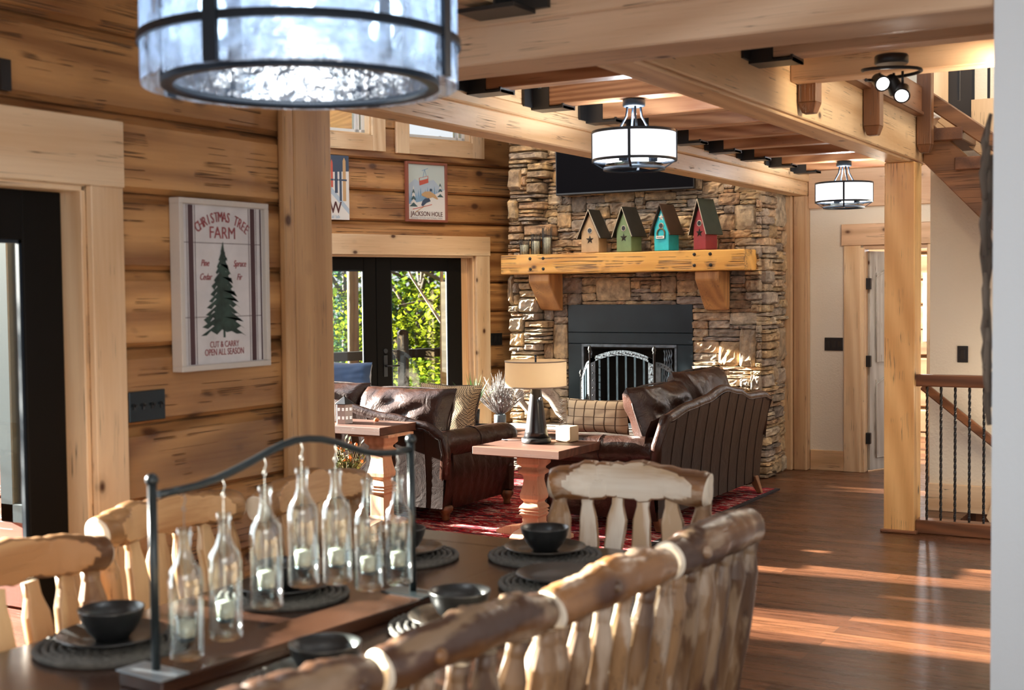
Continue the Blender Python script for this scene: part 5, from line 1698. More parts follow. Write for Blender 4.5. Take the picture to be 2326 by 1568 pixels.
# armchair those two cushions sit on
ac = thing('leather_armchair', 'dark leather armchair by the glass doors holding the blue cushion', 'armchair', (-6.62, 8.72, 0), R(6))
MB().box((-.36, -.28, .12), (.36, .36, .42)).build('seat', m_leather, ac, bevel=.04, seg=3)
MB().box((-.36, .24, .42), (.34, .40, .74)).build('back', m_leather, ac, bevel=.05, seg=3)
for sx in (-1, 1):
    MB().box((sx * .30, -.30, .12), (sx * .42, .36, .60)).build('arm', m_leather, ac, bevel=.04, seg=3)
    for sy in (-.24, .32):
        MB().lathe([(.018, 0), (.028, .13)], (sx * .32, sy, 0), 10).build('leg', m_darkZ, ac)


def pedestal_table(label, x0, y0, w, d, ztop, cx, cy):
    t = thing('pedestal_side_table', label, 'side table', (cx, cy, 0))
    o = (cx, cy, 0)
    for k in range(5):
        pass
    MB().box((x0, y0, ztop - .055), (x0 + w, y0 + d, ztop)).build('table_top', m_endT, t, off=o, bevel=.004)
    MB().box((cx - .17, cy - .15, ztop - .073), (cx + .17, cy + .15, ztop - .055)).build('top_cleat', m_ped, t, off=o)
    zt = ztop - .073
    S = [(.085, zt), (.085, zt - .05), (.060, zt - .075), (.060, zt - .085), (.078, zt - .10), (.078, zt - .115), (.055, zt - .13), (.052, zt - .16), (.060, zt - .21), (.072, zt - .26), (.070, zt - .285), (.054, zt - .305),
         (.054, zt - .315), (.072, zt - .335), (.078, zt - .35), (.064, zt - .356), (.078, zt - .37), (.064, zt - .376), (.078, zt - .39), (.060, zt - .41), (.060, .10), (.075, .085), (.075, .06), (.078, .05)]
    S = [p for p in S if p[1] > .045]
    mb = MB()
    mb.lathe([(r * 1.4142, z) for r, z in S], (0, 0, 0), 4, smooth=False)
    mb.xf(Matrix.Translation((cx, cy, 0)) @ Matrix.Rotation(R(45), 4, 'Z'))
    mb.build('pedestal', m_ped, t, off=o, bevel=.003)
    ft = MB()
    for sg_ in (-1, 1):
        ft.prism([(cx, cy - .05, 0.0), (cx + sg_ * .27, cy - .05, 0.0), (cx + sg_ * .27, cy - .05, .035), (cx + sg_ * .20, cy - .05, .06), (cx, cy - .05, .085)], (0, 0, 0), (0, .10, 0))
        ft.prism([(cx - .05, cy, 0.0), (cx - .05, cy + sg_ * .25, 0.0), (cx - .05, cy + sg_ * .25, .035), (cx - .05, cy + sg_ * .19, .06), (cx - .05, cy, .085)], (0, 0, 0), (.10, 0, 0))
    ft.build('cross_base', m_ped, t, off=o)
    return t


pedestal_table('wooden pedestal end table carrying the lamp, between the two sofas', -4.46, 7.15, .655, .60, .62, -4.13, 7.40)
pedestal_table('wooden pedestal end table carrying the white lantern, beside the timber post', -6.00, 6.82, .59, .63, .705, -5.24, 7.02) if False else None
# table near the post: its top is higher, placed in front of the left sofa
q0 = az(863, 973, .66); q1 = az(961, 960, .66)
q0 = ay(863, 973, 6.96)
pedestal_table('wooden pedestal end table carrying the white lantern, beside the timber post', q0.x - .66, 6.96, .66, .44, q0.z, ay(863, 1080, 7.14).x, 7.16)
T1Z = q0.z + .002
# table lamp
lx, ly = -4.165, 7.50
tl = thing('table_lamp', 'black cone table lamp with a beige drum shade on the end table', 'table lamp', (lx, ly, .622))
MB().lathe([(.098, 0), (.101, .006), (.101, .030), (.092, .036)], n=40).build('foot', m_black, tl)
MB().lathe([(.086, .036), (.076, .08), (.034, .372), (.026, .388)], n=36).build('cone_body', plain('satin_black', (.010, .011, .013), .28, spec=.6), tl)
MB().lathe([(.208, .378), (.208, .556)], n=64, cap=False).build('shade', None or leaf_mat('linen_shade', (.72, .56, .36), (.80, .64, .42), .5), tl)
MB().lathe([(.2085, .378), (.2105, .378), (.2105, .387), (.2085, .387)], n=64, cap=False).lathe([(.2085, .548), (.2105, .548), (.2105, .557), (.2085, .557)], n=64, cap=False).build('shade_trim', plain('linen_trim', (.42, .35, .27), .9), tl)
lamp('lamp_bulb_light', 'POINT', (lx, ly, .622 + .46), 2.2, (1.0, .86, .66), .03)
MB().tube([(0, 0, .37), (0, 0, .575)], .007, 8).ball((0, 0, .585), .010, 6).tube([(-.205, 0, .53), (.205, 0, .53)], .002, 4).tube([(0, -.205, .53), (0, .205, .53)], .002, 4).build('harp_and_finial', m_bronze, tl)
MB().tube([(.055, -.035, .38), (.06, -.045, .31)], .0015, 4).ball((.06, -.045, .302), .012, 8).build('pull_chain', m_iron2, tl)
MB().tube([(-.095, 0, .012), (-.16, .02, .006), (-.27, .0, .006), (-.30, .06, .004)], .003, 6).build('power_cord', m_black, tl)
# beige box
c = az(1284, 1003, .622)
bx = thing('tissue_box', 'small cream box with a slot on the end table, right of the lamp', 'box', (c.x, c.y + .02, .622), R(-4))
m_bx = plain('cream_enamel', (.62, .50, .31), .5)
MB().box((-.055, -.055, 0), (.065, .055, .105)).build('body', m_bx, bx, bevel=.006, seg=2)
MB().box((-.0555, -.05, .083), (-.053, .05, .088)).build('lid_gap', m_black, bx)
# white lantern house with dark roof
c = az(783, 957, .662)
c = ay(783, 957, 7.12)
lh = thing('lantern_house', 'white six-sided lantern shaped like a little house with a dark roof', 'lantern', (c.x, 7.12, T1Z), R(10))
m_lw = plain('white_tin', (.72, .71, .70), .5)
MB().lathe([(.062, 0), (.062, .135)], n=6, smooth=False).build('walls', m_lw, lh)
MB().lathe([(.074, .135), (.074, .139), (.008, .185), (.004, .20)], n=6, smooth=False).build('roof', m_black, lh)
wn = MB()
for k in range(6):
    an = R(30 + 60 * k)
    nrm = Vector((math.cos(an), math.sin(an), 0)); tg = Vector((-math.sin(an), math.cos(an), 0))
    base = nrm * (.062 * math.cos(R(30)) + .001)
    for tx_ in (-.016, .016):
        for zz, hh_ in ((.035, .022), (.095, .02)):
            for dx in (-.0045, .0045):
                for dz in (0, .011):
                    c0 = base + tg * (tx_ + dx) + Vector((0, 0, zz + dz))
                    u = tg * .0032; v = Vector((0, 0, .0042))
                    wn.add([c0 - u - v, c0 + u - v, c0 + u + v, c0 - u + v], [(0, 1, 2, 3)])
wn.build('cut_windows', glow('lantern_glow', (1, .97, .9), .8), lh)
c = az(740, 955, .662)
lh2 = thing('lantern_house', 'white lantern mostly hidden behind the timber post, left of the dark roofed one', 'lantern', (ay(748, 955, 7.18).x, 7.18, T1Z))
MB().lathe([(.055, 0), (.055, .14)], n=6, smooth=False).build('walls', m_lw, lh2)
MB().lathe([(.062, .14), (.01, .18)], n=6, smooth=False).build('roof', m_lw, lh2)
c = az(855, 958, .662)
one(MB().lathe([(.014, 0), (.02, .008), (.016, .02), (.004, .026)], (ay(855, 958, 7.3).x, 7.3, T1Z), 10), 'amber_glass_votive', plain('amber', (.8, .25, .08), .25), 'tiny orange ornament at the back edge of the left end table', 'ornament')
# dried flowers beside the left table
dfv = thing('dried_flower_arrangement', 'bushy arrangement of dried orange flowers and green stems behind the left end table', 'flower arrangement', (ay(792, 1040, 7.28).x, 7.25, 0))
MB().lathe([(.07, .0), (.085, .01), (.10, .16), (.07, .26), (.075, .28)], n=20).build('pot', m_black, dfv)
rr = random.Random(21)
stm = MB(); flw = MB(); lvs = MB()
for k in range(90):
    an = rr.uniform(0, 6.283); sp_ = rr.uniform(.03, .22)
    top = Vector((math.cos(an) * sp_, math.sin(an) * sp_ * .6, rr.uniform(.34, .60)))
    mid = Vector((top.x * .4, top.y * .4, .36))
    stm.tube([(0, 0, .26), mid, top], [.0025, .002, .0015], 4)
    (flw if k % 3 == 0 else lvs).ball(top, rr.uniform(.009, .016), 4) if k % 3 == 0 else None
    for q in range(4):
        p = mid.lerp(top, rr.random()); d = Vector((rr.uniform(-1, 1), rr.uniform(-1, 1), rr.uniform(0, 1))).normalized() * .045
        s_ = d.cross(Vector((0, 0, 1))).normalized() * .009
        lvs.add([p, p + d * .5 + s_, p + d, p + d * .5 - s_], [(0, 1, 2, 3)])
stm.build('stems', plain('dry_stem', (.20, .16, .07), .8), dfv)
flw.build('flower_heads', plain('dry_orange', (.55, .20, .07), .8, vary=.3), dfv)
lvs.build('leaves', plain('dry_leaf_green', (.10, .14, .04), .7, vary=.4), dfv)
# coffee table tray, spiky plant, twig vase
ctb = thing('coffee_table', 'low dark coffee table behind the left sofa, holding the tray and spiky plant', 'coffee table', (-5.55, 9.30, 0))
MB().box((-.55, -.30, .40), (.55, .30, .45)).build('table_top', m_endT, ctb, bevel=.005)
for sx in (-.48, .48):
    for sy in (-.24, .24):
        MB().box((sx - .03, sy - .03, 0.012), (sx + .03, sy + .03, .40)).build('leg', m_endT, ctb)
c = ay(1098, 975, 9.25)
ty = thing('serving_tray', 'black wooden tray on the low table beside the checked cushion', 'tray', (c.x - .10, 9.25, .451), R(8))
MB().box((-.22, -.14, 0), (.22, .14, .010)).build('tray_base', m_black, ty)
MB().box((-.22, -.14, .01), (.22, -.128, .05)).box((-.22, .128, .01), (.22, .14, .05)).box((-.22, -.128, .01), (-.208, .128, .05)).box((.208, -.128, .01), (.22, .128, .05)).build('tray_rim', m_black, ty)


def spiky(label, c, pot_r, pot_h, n, length, cat, mat, potm, droop, w, name, seed):
    t = thing(name, label, cat, c)
    MB().lathe([(pot_r * .8, 0), (pot_r, pot_h), (pot_r * .9, pot_h), (pot_r * .85, pot_h * .9)], n=24).build('pot', potm, t)
    r_ = random.Random(seed)
    mb = MB()
    for k in range(n):
        an = r_.uniform(0, 6.283); tilt = r_.uniform(.05, .75)
        d = Vector((math.cos(an) * math.sin(tilt), math.sin(an) * math.sin(tilt), math.cos(tilt)))
        L_ = length * r_.uniform(.7, 1.05)
        s_ = d.cross(Vector((0, 0, 1))).normalized()
        up = s_.cross(d)
        p = Vector((0, 0, pot_h * .9)); vs = []
        K = 5
        for q in range(K + 1):
            t_ = q / K
            ww = w * (1 - t_) ** .7
            pt = p + d * L_ * t_ + Vector((0, 0, -droop * L_ * t_ * t_ * math.sin(tilt)))
            vs += [pt - s_ * ww, pt + up * ww * .5, pt + s_ * ww]
        fs_ = []
        for q in range(K):
            fs_ += [(3 * q, 3 * q + 1, 3 * q + 4, 3 * q + 3), (3 * q + 1, 3 * q + 2, 3 * q + 5, 3 * q + 4)]
        mb.add(vs, fs_, 0, True)
    mb.build('leaves', mat, t)
    return t


c = ay(1080, 905, 9.45)
spiky('green spiky potted yucca behind the checked cushion', (c.x, 9.42, .451), .055, .17, 50, .36, 'potted plant', plain('yucca_green', (.10, .20, .07), .5, vary=.4, vscale=9), m_black, .2, .010, 'potted_yucca', 4)
c = ay(1100, 965, 9.75)
tw = thing('twig_vase', 'grey vase bursting with bare silvery twigs, left of the lamp shade', 'vase', (c.x + .03, 9.98, .397))
MB().lathe([(.045, 0), (.055, .02), (.055, .12), (.048, .125), (.045, .11)], n=24).build('vase', plain('slate_vase', (.10, .13, .15), .5), tw)
rr = random.Random(8)
mb = MB()
for k in range(150):
    an = rr.uniform(0, 6.283); tilt = rr.uniform(.02, .95)
    L_ = rr.uniform(.24, .42)
    p = Vector((0, 0, .11)); pts = [p]
    d = Vector((math.cos(an) * math.sin(tilt), math.sin(an) * math.sin(tilt), math.cos(tilt)))
    for q in range(4):
        p = p + d * L_ / 4 + Vector((rr.uniform(-1, 1), rr.uniform(-1, 1), rr.uniform(-1, 1))) * .012
        pts.append(p)
    mb.tube(pts, [.003, .003, .0028, .0022, .001], 4)
    q = pts[2]; d2 = (d + Vector((rr.uniform(-1, 1), rr.uniform(-1, 1), rr.uniform(-.3, 1))) * .6).normalized()
    mb.tube([q, q + d2 * .07, q + d2 * .12 + Vector((0, 0, .01))], [.0022, .002, .001], 4)
mb.build('twigs', plain('silver_twig', (.27, .25, .245), .7, vary=.2, vscale=30), tw)
# driftwood sculpture on the hearth
c = ay(1215, 930, 10.3)
ds = thing('driftwood_sculpture', 'gnarled grey driftwood branch on the hearth behind the lamp', 'driftwood', (c.x, 10.28, .397))
m_dr2 = wood('grey_driftwood', (.44, .37, .31), (.17, .12, .09), 'X', 5, .8, 0, 1, .8)
a0 = [(-.16, 0, .34), (-.05, -.02, .40), (.10, 0, .36), (.20, .02, .26), (.27, .0, .14), (.36, -.02, .07), (.44, 0, .03)]
MB().tube(a0, [.03, .055, .062, .055, .04, .03, .025], 12, rough=.35, seed=2).build('branch', m_dr2, ds)
MB().tube([(-.16, 0, .34), (-.14, .01, .22), (-.06, .02, .12), (.0, .0, .0)], [.03, .035, .03, .035], 10, rough=.4, seed=5).build('branch', m_dr2, ds)
MB().tube([(-.10, .0, .38), (-.17, -.03, .30), (-.20, -.02, .27)], [.03, .024, .008], 9, rough=.4, seed=6).build('branch', m_dr2, ds)
MB().tube([(.20, .02, .27), (.28, .04, .22), (.33, .04, .23)], [.03, .02, .006], 9, rough=.4, seed=9).build('branch', m_dr2, ds)
MB().lathe([(.06, 0), (.05, .012)], (0, 0, 0), 14).build('stand', m_black, ds)

# ================================================================== DINING
TZ = .76
dt = thing('dining_table', 'long dark brown wooden dining table set with black dishes', 'dining table', (-2.09, 2.6, 0))
do = (-2.09, 2.6, 0)
TX0, TX1, TY0, TY1 = -2.69, -1.50, 1.30, 3.93
for k in range(4):
    w = (TX1 - TX0) / 4
    MB().box((TX0 + w * k + .0005, TY0 + .16, TZ - .035), (TX0 + w * (k + 1) - .0005, TY1 - .16, TZ)).build('top_plank', m_tableT, dt, off=do)
for y0, y1 in ((TY0, TY0 + .158), (TY1 - .158, TY1)):
    MB().box((TX0, y0, TZ - .035), (TX1, y1, TZ)).build('breadboard_end', m_tableT, dt, off=do, bevel=.004)
MB().box((TX0 + .08, TY0 + .10, TZ - .13), (TX1 - .08, TY0 + .13, TZ - .035)).box((TX0 + .08, TY1 - .13, TZ - .13), (TX1 - .08, TY1 - .10, TZ - .035)).box((TX0 + .08, TY0 + .13, TZ - .13), (TX0 + .11, TY1 - .13, TZ - .035)).box((TX1 - .11, TY0 + .13, TZ - .13), (TX1 - .08, TY1 - .13, TZ - .035)).build('apron', m_tableT, dt, off=do)
for x in (TX0 + .12, TX1 - .12):
    for y in (TY0 + .14, TY1 - .14):
        MB().box((x - .045, y - .045, 0), (x + .045, y + .045, TZ - .035)).build('leg', m_tableT, dt, off=do, bevel=.006)


def log_chair(label, loc, rz, seed, zr=.96, hl=.285, rad=.062, group='log dining chairs round the table', tan=False):
    m_bark, m_barkZ = (globals()['m_bark2'], globals()['m_barkZ2']) if tan else (globals()['m_bark'], globals()['m_barkZ'])
    """local: back at y=0, sitter faces +y"""
    r_ = random.Random(seed)
    t = thing('log_chair', label, 'chair', loc, rz, group)
    n = 36
    pts, rads = [], []
    bend = r_.uniform(.015, .035)
    for i in range(n + 1):
        u = 2 * i / n - 1
        pts.append((u * hl, -.035 + .02 * u * u, zr + bend * (1 - u * u) + r_.uniform(-.004, .004)))
        k = rad * (1 + .05 * math.sin(i * .5 + seed) + .10 * math.exp(-((i - 11 - seed % 8) / 1.6) ** 2) + .08 * math.exp(-((i - 27) / 1.6) ** 2)) * (1 - .10 * u * u)
        rads.append(k)
    pts = [(pts[0][0] - .010, pts[0][1], pts[0][2])] + pts + [(pts[-1][0] + .010, pts[-1][1], pts[-1][2])]
    rads = [rads[0] * .80] + rads + [rads[-1] * .80]

    def lim(q):
        u = abs(2 * q - 1)
        return rad * (.42 + .85 * u ** 2.4)
    tr_ = MB().tube(pts, rads, 40, 0, capmat=2, flat=((0, 1, 0), lim), flatmat=1, rough=.07, seed=seed)
    for q in list(range(40)) + list(range(len(tr_.m) - 42, len(tr_.m) - 2)):
        tr_.m[q] = 2
    tr_.build('top_rail', [m_bark, m_cutX, m_end], t)
    for k in range(1):
        kb = MB()
        i = r_.randint(3, n - 3)
        an = r_.uniform(0, 2.4) + 2.0
        p = Vector(pts[i]); d = Vector((.15, math.cos(an), math.sin(an))).normalized()
        if d.y > .2: d.y = -d.y
        kb.tube([p + d * rad * .7, p + d * rad * 1.06, p + d * rad * 1.16], [.020, .015, .009], 10, 0, capmat=0)
        kb.build('branch_stub', [m_bark, m_end], t)
    
    # posts (rear legs) and slats
    xs = [-.245, -.150, -.052, .050, .150, .245]
    for i, x in enumerate(xs):
        post = i in (0, 5)
        w = (.040 if post else .037) * r_.uniform(.85, 1.10)
        zt = zr - .03
        zb = 0.0 if post else .45
        QS = [k / 12 * (1 - .12 / (zr - .03 - (0 if post else .45))) for k in range(13)]
        H__ = zr - .03 - (0 if post else .45)
        QS += [1 - .090 / H__, 1 - .040 / H__, 1 - .034 / H__, 1.0]
        P, Q = [], []
        for k, q in enumerate(QS):
            z = zb + (zt - zb) * q
            y = .055 - .085 * max(0, (z - .42)) / .5
            wob = .008 * math.sin(q * 5 + i * 2 + seed)
            P.append((x * (1 + .05 * q) + wob, y, z))
            dtop = zt - z
            s_ = 1 if dtop > .088 else .66
            Q.append(w * s_ * (1 + .05 * math.sin(k * .9 + seed + i * 3)))
        # extra rings at taper
        fl_ = ((0, 1, 0), lambda q: None if q < .9 else .5) if post else ((0, 1, 0), lambda q: .012)
        tb = MB().tube(P, Q, 14, 0, capmat=1, flat=fl_, flatmat=1, rough=.12, seed=seed + i)
        for q in range(14 * 13, 14 * 14):
            tb.sm[q] = False
        tb.build('back_post' if post else 'slat', [m_barkZ, m_cutZ], t)
    for x in (-.23, .23):
        MB().tube([(x, .46, 0), (x, .46, .20), (x, .45, .43)], [.034, .037, .033], 12, 0, capmat=1, rough=.14, seed=seed + x).build('front_leg', [m_barkZ, m_cutZ], t)
        MB().tube([(x, .05, .22), (x, .46, .22)], .021, 10, rough=.1, seed=seed).build('stretcher', m_barkZ, t)
    MB().tube([(-.23, .46, .28), (.23, .46, .28)], .022, 10, rough=.1, seed=seed).build('stretcher', m_bark, t)
    sb = MB().box((-.27, .06, .425), (.27, .49, .46))
    sb.build('seat', m_cutX, t, bevel=.015, seg=2)
    return t


# right side (backs towards the camera side), seat faces -x
RC = [(3.305, -1.300, 'right of the table nearest its far end', 3, 2.5, .058), (2.735, -1.335, 'right of the table, second from its far end', 7, 4, .051), (2.185, -1.392, 'right of the table, third from its far end', 12, 6, .048), (1.62, -1.46, 'cut by the bottom edge of the picture', 18, 7, .047)]
for y, x, lab, sd, yw, rd in RC:
    log_chair('bark-railed log chair ' + lab, (x, y, 0), R(90 - yw), sd, zr=.895 + rd * .85, hl=.270, rad=rd)
LC = [(2.25, -2.83, 'log chair at the left edge of the picture with a sanded orange top rail', 23, .905), (2.915, -2.93, 'log chair with a round white sawn end, behind the near iron pole', 31, .94), (3.55, -2.87, 'log chair left of the table and furthest back, behind the bottles', 37, .925)]
for y, x, lab, sd, zz in LC:
    log_chair(lab, (x, y, 0), R(-90), sd, zr=zz, hl=.295, rad=.058, tan=True)
log_chair('log chair at the far end of the table with a broad pale sanded top rail', (-1.905, 4.10, 0), R(190), 44, zr=.945, hl=.283, rad=.066)

# place settings
def placemat(label, x, y, grp='grey woven placemats'):
    t = thing('placemat', label, 'placemat', (x, y, TZ + .001), 0, grp)
    mb = MB()
    for k in range(9):
        r = .018 + k * .0205
        nn = max(8, int(2 * math.pi * r / .012))
        mb.tube([(r * math.cos(q / nn * 6.2832), r * math.sin(q / nn * 6.2832), .006 + .0022 * (q % 2)) for q in range(nn)], [.0088 + .0016 * (q % 2) for q in range(nn)], 6, closed=True)
    mb.build('coiled_weave', m_mat, t)
    return t


def plate_(label, x, y, z, brown):
    o = MB().lathe([(.0, .0), (.075, .0), (.085, .004), (.132, .020), (.137, .023), (.135, .026), (.083, .010), (.0, .008)], (0, 0, 0), 48, cap=False)
    return one(o.xf(Matrix.Translation((x, y, z))), 'dinner_plate', m_plate if brown else m_dish, label, 'plate', 'dark dinner plates', off=(x, y, z))


def bowl_(label, x, y, z):
    o = MB().lathe([(.0, .0), (.040, .0), (.043, .004), (.060, .022), (.075, .050), (.081, .074), (.082, .078), (.0785, .078), (.071, .052), (.055, .026), (.036, .011), (.0, .009)], (0, 0, 0), 48, cap=False)
    return one(o.xf(Matrix.Translation((x, y, z))), 'bowl', m_dish, label, 'bowl', 'black stoneware bowls', off=(x, y, z))


SET = [(-2.47, 2.235, 'at the left, nearest the camera'), (-2.44, 2.86, 'on the left side, seen behind the hanging bottles'), (-2.44, 3.46, 'on the left side, just right of the far iron pole'), (-2.02, 3.69, 'at the far end of the table'),
       (-1.785, 3.36, 'on the right side nearest the far end'), (-1.79, 2.80, 'on the right side, beside the end of the dark tray'), (-1.79, 2.235, 'on the right side, lowest one by the near chair rail')]
for i, (x, y, lab) in enumerate(SET):
    placemat('grey woven round placemat ' + lab, x, y)
    plate_('dark round plate ' + lab, x, y, TZ + .0165, i in (2, 3, 5))
    if i != 4:
        bowl_('black bowl ' + lab, x, y - .0, TZ + .0255)
# candle bottle holder
pA, pB = Vector((-2.137, 2.06, 0)), Vector((-2.052, 2.962, 0))
hd = (pB - pA).normalized(); ps = Vector((hd.y, -hd.x, 0))
ho = (-2.095, 2.51, TZ)
hl_ = thing('bottle_candle_holder', 'black iron stand with an arched bar on a long dark plank holding seven glass bottles', 'candle holder', ho)
A0, B0 = pA - hd * .045, pB + hd * .05
pl_ = MB().prism([A0 - ps * .075, A0 + ps * .075, B0 + ps * .075, B0 - ps * .075], (0, 0, TZ + .001), (0, 0, .034))
pl_.build('wooden_plank', m_tableT, hl_, off=ho, bevel=.003)
for c_ in (pA, pB):
    MB().prism([c_ - hd * .05 - ps * .078, c_ - hd * .05 + ps * .078, c_ + hd * .03 + ps * .078, c_ + hd * .03 - ps * .078], (0, 0, TZ + .035), (0, 0, .004)).build('foot_plate', m_foot if c_ is pA else m_holder, hl_, off=ho)
    MB().tube([c_ + Vector((0, 0, TZ + .036)), c_ + Vector((0, 0, 1.225))], .0105, 12).build('upright', m_holder, hl_, off=ho)
    MB().ball(c_ + Vector((0, 0, 1.232)), .0155, 10).build('ball_finial', m_holder, hl_, off=ho)


def on_holder(px, py):
    r = ray(px, py)
    n_ = Vector((hd.y, -hd.x, 0))
    t = ((pA - Vector((0, 0, EYE))).dot(n_)) / r.dot(n_)
    return r * t + Vector((0, 0, EYE))


arc = [on_holder(*q) for q in ((360, 1124), (410, 1113), (450, 1103), (490, 1089), (520, 1075), (552, 1059), (580, 1044), (610, 1027), (640, 1012), (670, 1001), (700, 997), (730, 998), (760, 1004), (790, 1014), (820, 1024), (850, 1030), (890, 1029), (935, 1021))]
MB().tube(arc, .0095, 10).build('arched_bar', m_holder, hl_, off=ho)
m_wire = plain('wire', (.30, .30, .29), .5, metal=.5)
BT = [(425, 1501), (514, 1456), (607, 1385), (690, 1335), (766, 1329), (838, 1344), (906, 1331)]
BL = ['first hanging glass bottle from the near iron pole, the lowest', 'second hanging glass bottle from the near iron pole', 'third hanging glass bottle from the near iron pole', 'middle hanging glass bottle under the top of the arch', 'fifth hanging glass bottle, right of the middle one', 'sixth hanging glass bottle, next to last before the far pole', 'last hanging glass bottle, touching the far iron pole']
for i, ((px, py), lab) in enumerate(zip(BT, BL)):
    b0 = on_holder(px, py)
    arcz = None
    best = min(arc, key=lambda p: abs(p.y - b0.y))
    q = sorted(arc, key=lambda p: abs(p.y - b0.y))[:2]
    if abs(q[0].y - q[1].y) > 1e-6:
        tt_ = (b0.y - q[0].y) / (q[1].y - q[0].y); arcz = q[0].z + (q[1].z - q[0].z) * tt_
    bz = b0.z + .006
    bt = thing('hanging_bottle', lab, 'bottle', (b0.x, b0.y, bz), 0, 'clear glass candle bottles')
    Rb, H_ = .040, .305
    outer = [(.0, .003), (.034, .0), (Rb, .006), (Rb, .188), (.036, .207), (.022, .228), (.0150, .25), (.0145, .285), (.0175, .287), (.0175, .305)]
    inner = [(.0150, .305), (.0120, .285), (.0125, .25), (.0195, .226), (.033, .205), (.037, .188), (.037, .012), (.030, .009), (.0, .010)]
    MB().lathe(outer + inner, n=40, cap=False).build('glass', m_glass, bt)
    MB().lathe([(.0, .052), (.0195, .052), (.0215, .088), (.0, .089)], n=24, cap=False).build('wax_candle', m_wax, bt)
    MB().lathe([(.0225, .048), (.0245, .104), (.0235, .104), (.0215, .050)], n=28, cap=False).build('candle_cup', m_glass, bt)
    MB().lathe([(.0, .040), (.018, .041), (.02, .050), (.0, .050)], n=20, cap=False).build('cup_base', m_iron, bt)
    hk = arcz - bz
    MB().tube([(0, 0, .09), (0, 0, hk - .055)], .0008, 5).tube([(.005 * math.cos(a), 0, hk - .047 + .005 * math.sin(a)) for a in [k * 6.283 / 12 for k in range(12)]], .0012, 5, closed=True).tube([(0, 0, hk - .039), (.006, 0, hk - .025), (0, 0, hk - .009)], .0012, 5).build('wire_hanger', m_wire, bt)
# ================================================================== OUTSIDE
gr = MB()
NXg = 30
def gfn(a, b):
    x = -46 + 38.9 * a; y = -6 + 70 * b
    d = max(0, -7.6 - x) * .7
    return (x, y, -1.2 - d * .16 + .8 * noise.noise(Vector((x * .2, y * .2, 0))))
grid_surf(gr, gfn, NXg, NXg)
struct(gr.build('ground_outside', plain('forest_ground', (.10, .16, .04), 1.0, vary=.5, vscale=1.2)))
dk = MB()
for k in range(46):
    dk.box((-12.4, 3.0 + k * .30, -.06), (-3.75 if 3 + k * .3 < 4.0 else -3.75, 3.0 + k * .30 + .292, -.02))
deck = dk
deck = MB().box((-10.0, 4.2, -.26), (-3.6, 16, -.21)).box((-10.0, -2.5, -.08), (-3.72, 4.28, -.01))
struct(deck.build('porch_floor', wood('deck_boards', (.30, .16, .10), (.14, .07, .045), 'X', 6, .6, .02, .6, .4, course=('Y', .14, 0))))
m_drail = plain('dark_deck_paint', (.006, .005, .004), .7, spec=.08)
dr_ = thing('deck_railing', 'dark brown deck railing with thin wires outside the glass doors', 'railing', (-8.6, 11.0, 0))
dro = (-8.6, 11.0, 0)


def fpt(u, d, z):
    return FF @ Vector((u, z, -d))


for z, hh_ in ((.93, .09),):
    MB().obox(fpt(-6, 2.4, z), fpt(3.5, 2.4, z), .14, .10).build('top_rail', m_drail, dr_, off=dro, bevel=.006)
MB().obox(fpt(-6, 2.4, .05), fpt(3.5, 2.4, .05), .04, .09).build('bottom_rail', m_drail, dr_, off=dro)
_r = ray(908, 800); _n = FF.col[2].xyz; _t = ((fpt(0, 2.4, 0) - Vector((0, 0, EYE))).dot(_n)) / _r.dot(_n)
up_ = (FF.inverted() @ (_r * _t + Vector((0, 0, EYE)))).x
for u in (up_ - 3.6, up_ - 1.8, up_, up_ + 1.8):
    MB().obox(fpt(u, 2.33, -.2), fpt(u, 2.33, 1.16), .10, .10, up=(1, 0, 0)).build('railing_post', m_drail, dr_, off=dro, bevel=.006)
    MB().lathe([(.075, 0), (.085, .02), (.05, .05), (.0, .06)], fpt(u, 2.33, 1.16), 4, smooth=False).build('post_cap', m_drail, dr_, off=dro)
for k in range(9):
    z = .14 + k * .088
    MB().tube([fpt(-6, 2.4, z), fpt(3.5, 2.4, z)], .0028, 4).build('wire', m_black, dr_, off=dro)
for k in range(0):
    pass
# log end column of the porch seen in the right door
pcx = ay(1019, 700, 11.9); pct = ay(1019, 640, 11.9).z
one(MB().box((pcx.x - .06, pcx.y - .06, -.2), (pcx.x + .06, pcx.y + .06, pct)), 'porch_column', wood('weathered_log', (.14, .14, .09), (.07, .065, .04), 'X', 5, .7, .02, 1, .6, course=('Z', .2, 0)), 'grey green timber block column outside the right glass door', 'column')

LEAF = [leaf_mat('leaf_yellow_green', (.04, .075, .006), (.22, .26, .014), .6), leaf_mat('leaf_green', (.014, .045, .006), (.10, .155, .015), .55), leaf_mat('leaf_blue_green', (.009, .036, .02), (.042, .10, .05), .5)]
m_trunk = wood('tree_bark', (.10, .08, .06), (.035, .026, .02), 'Z', 6, .9, 0, 2, .8)
m_pale = plain('pale_birch_bark', (.17, .15, .13), .8, vary=.25, vscale=8)


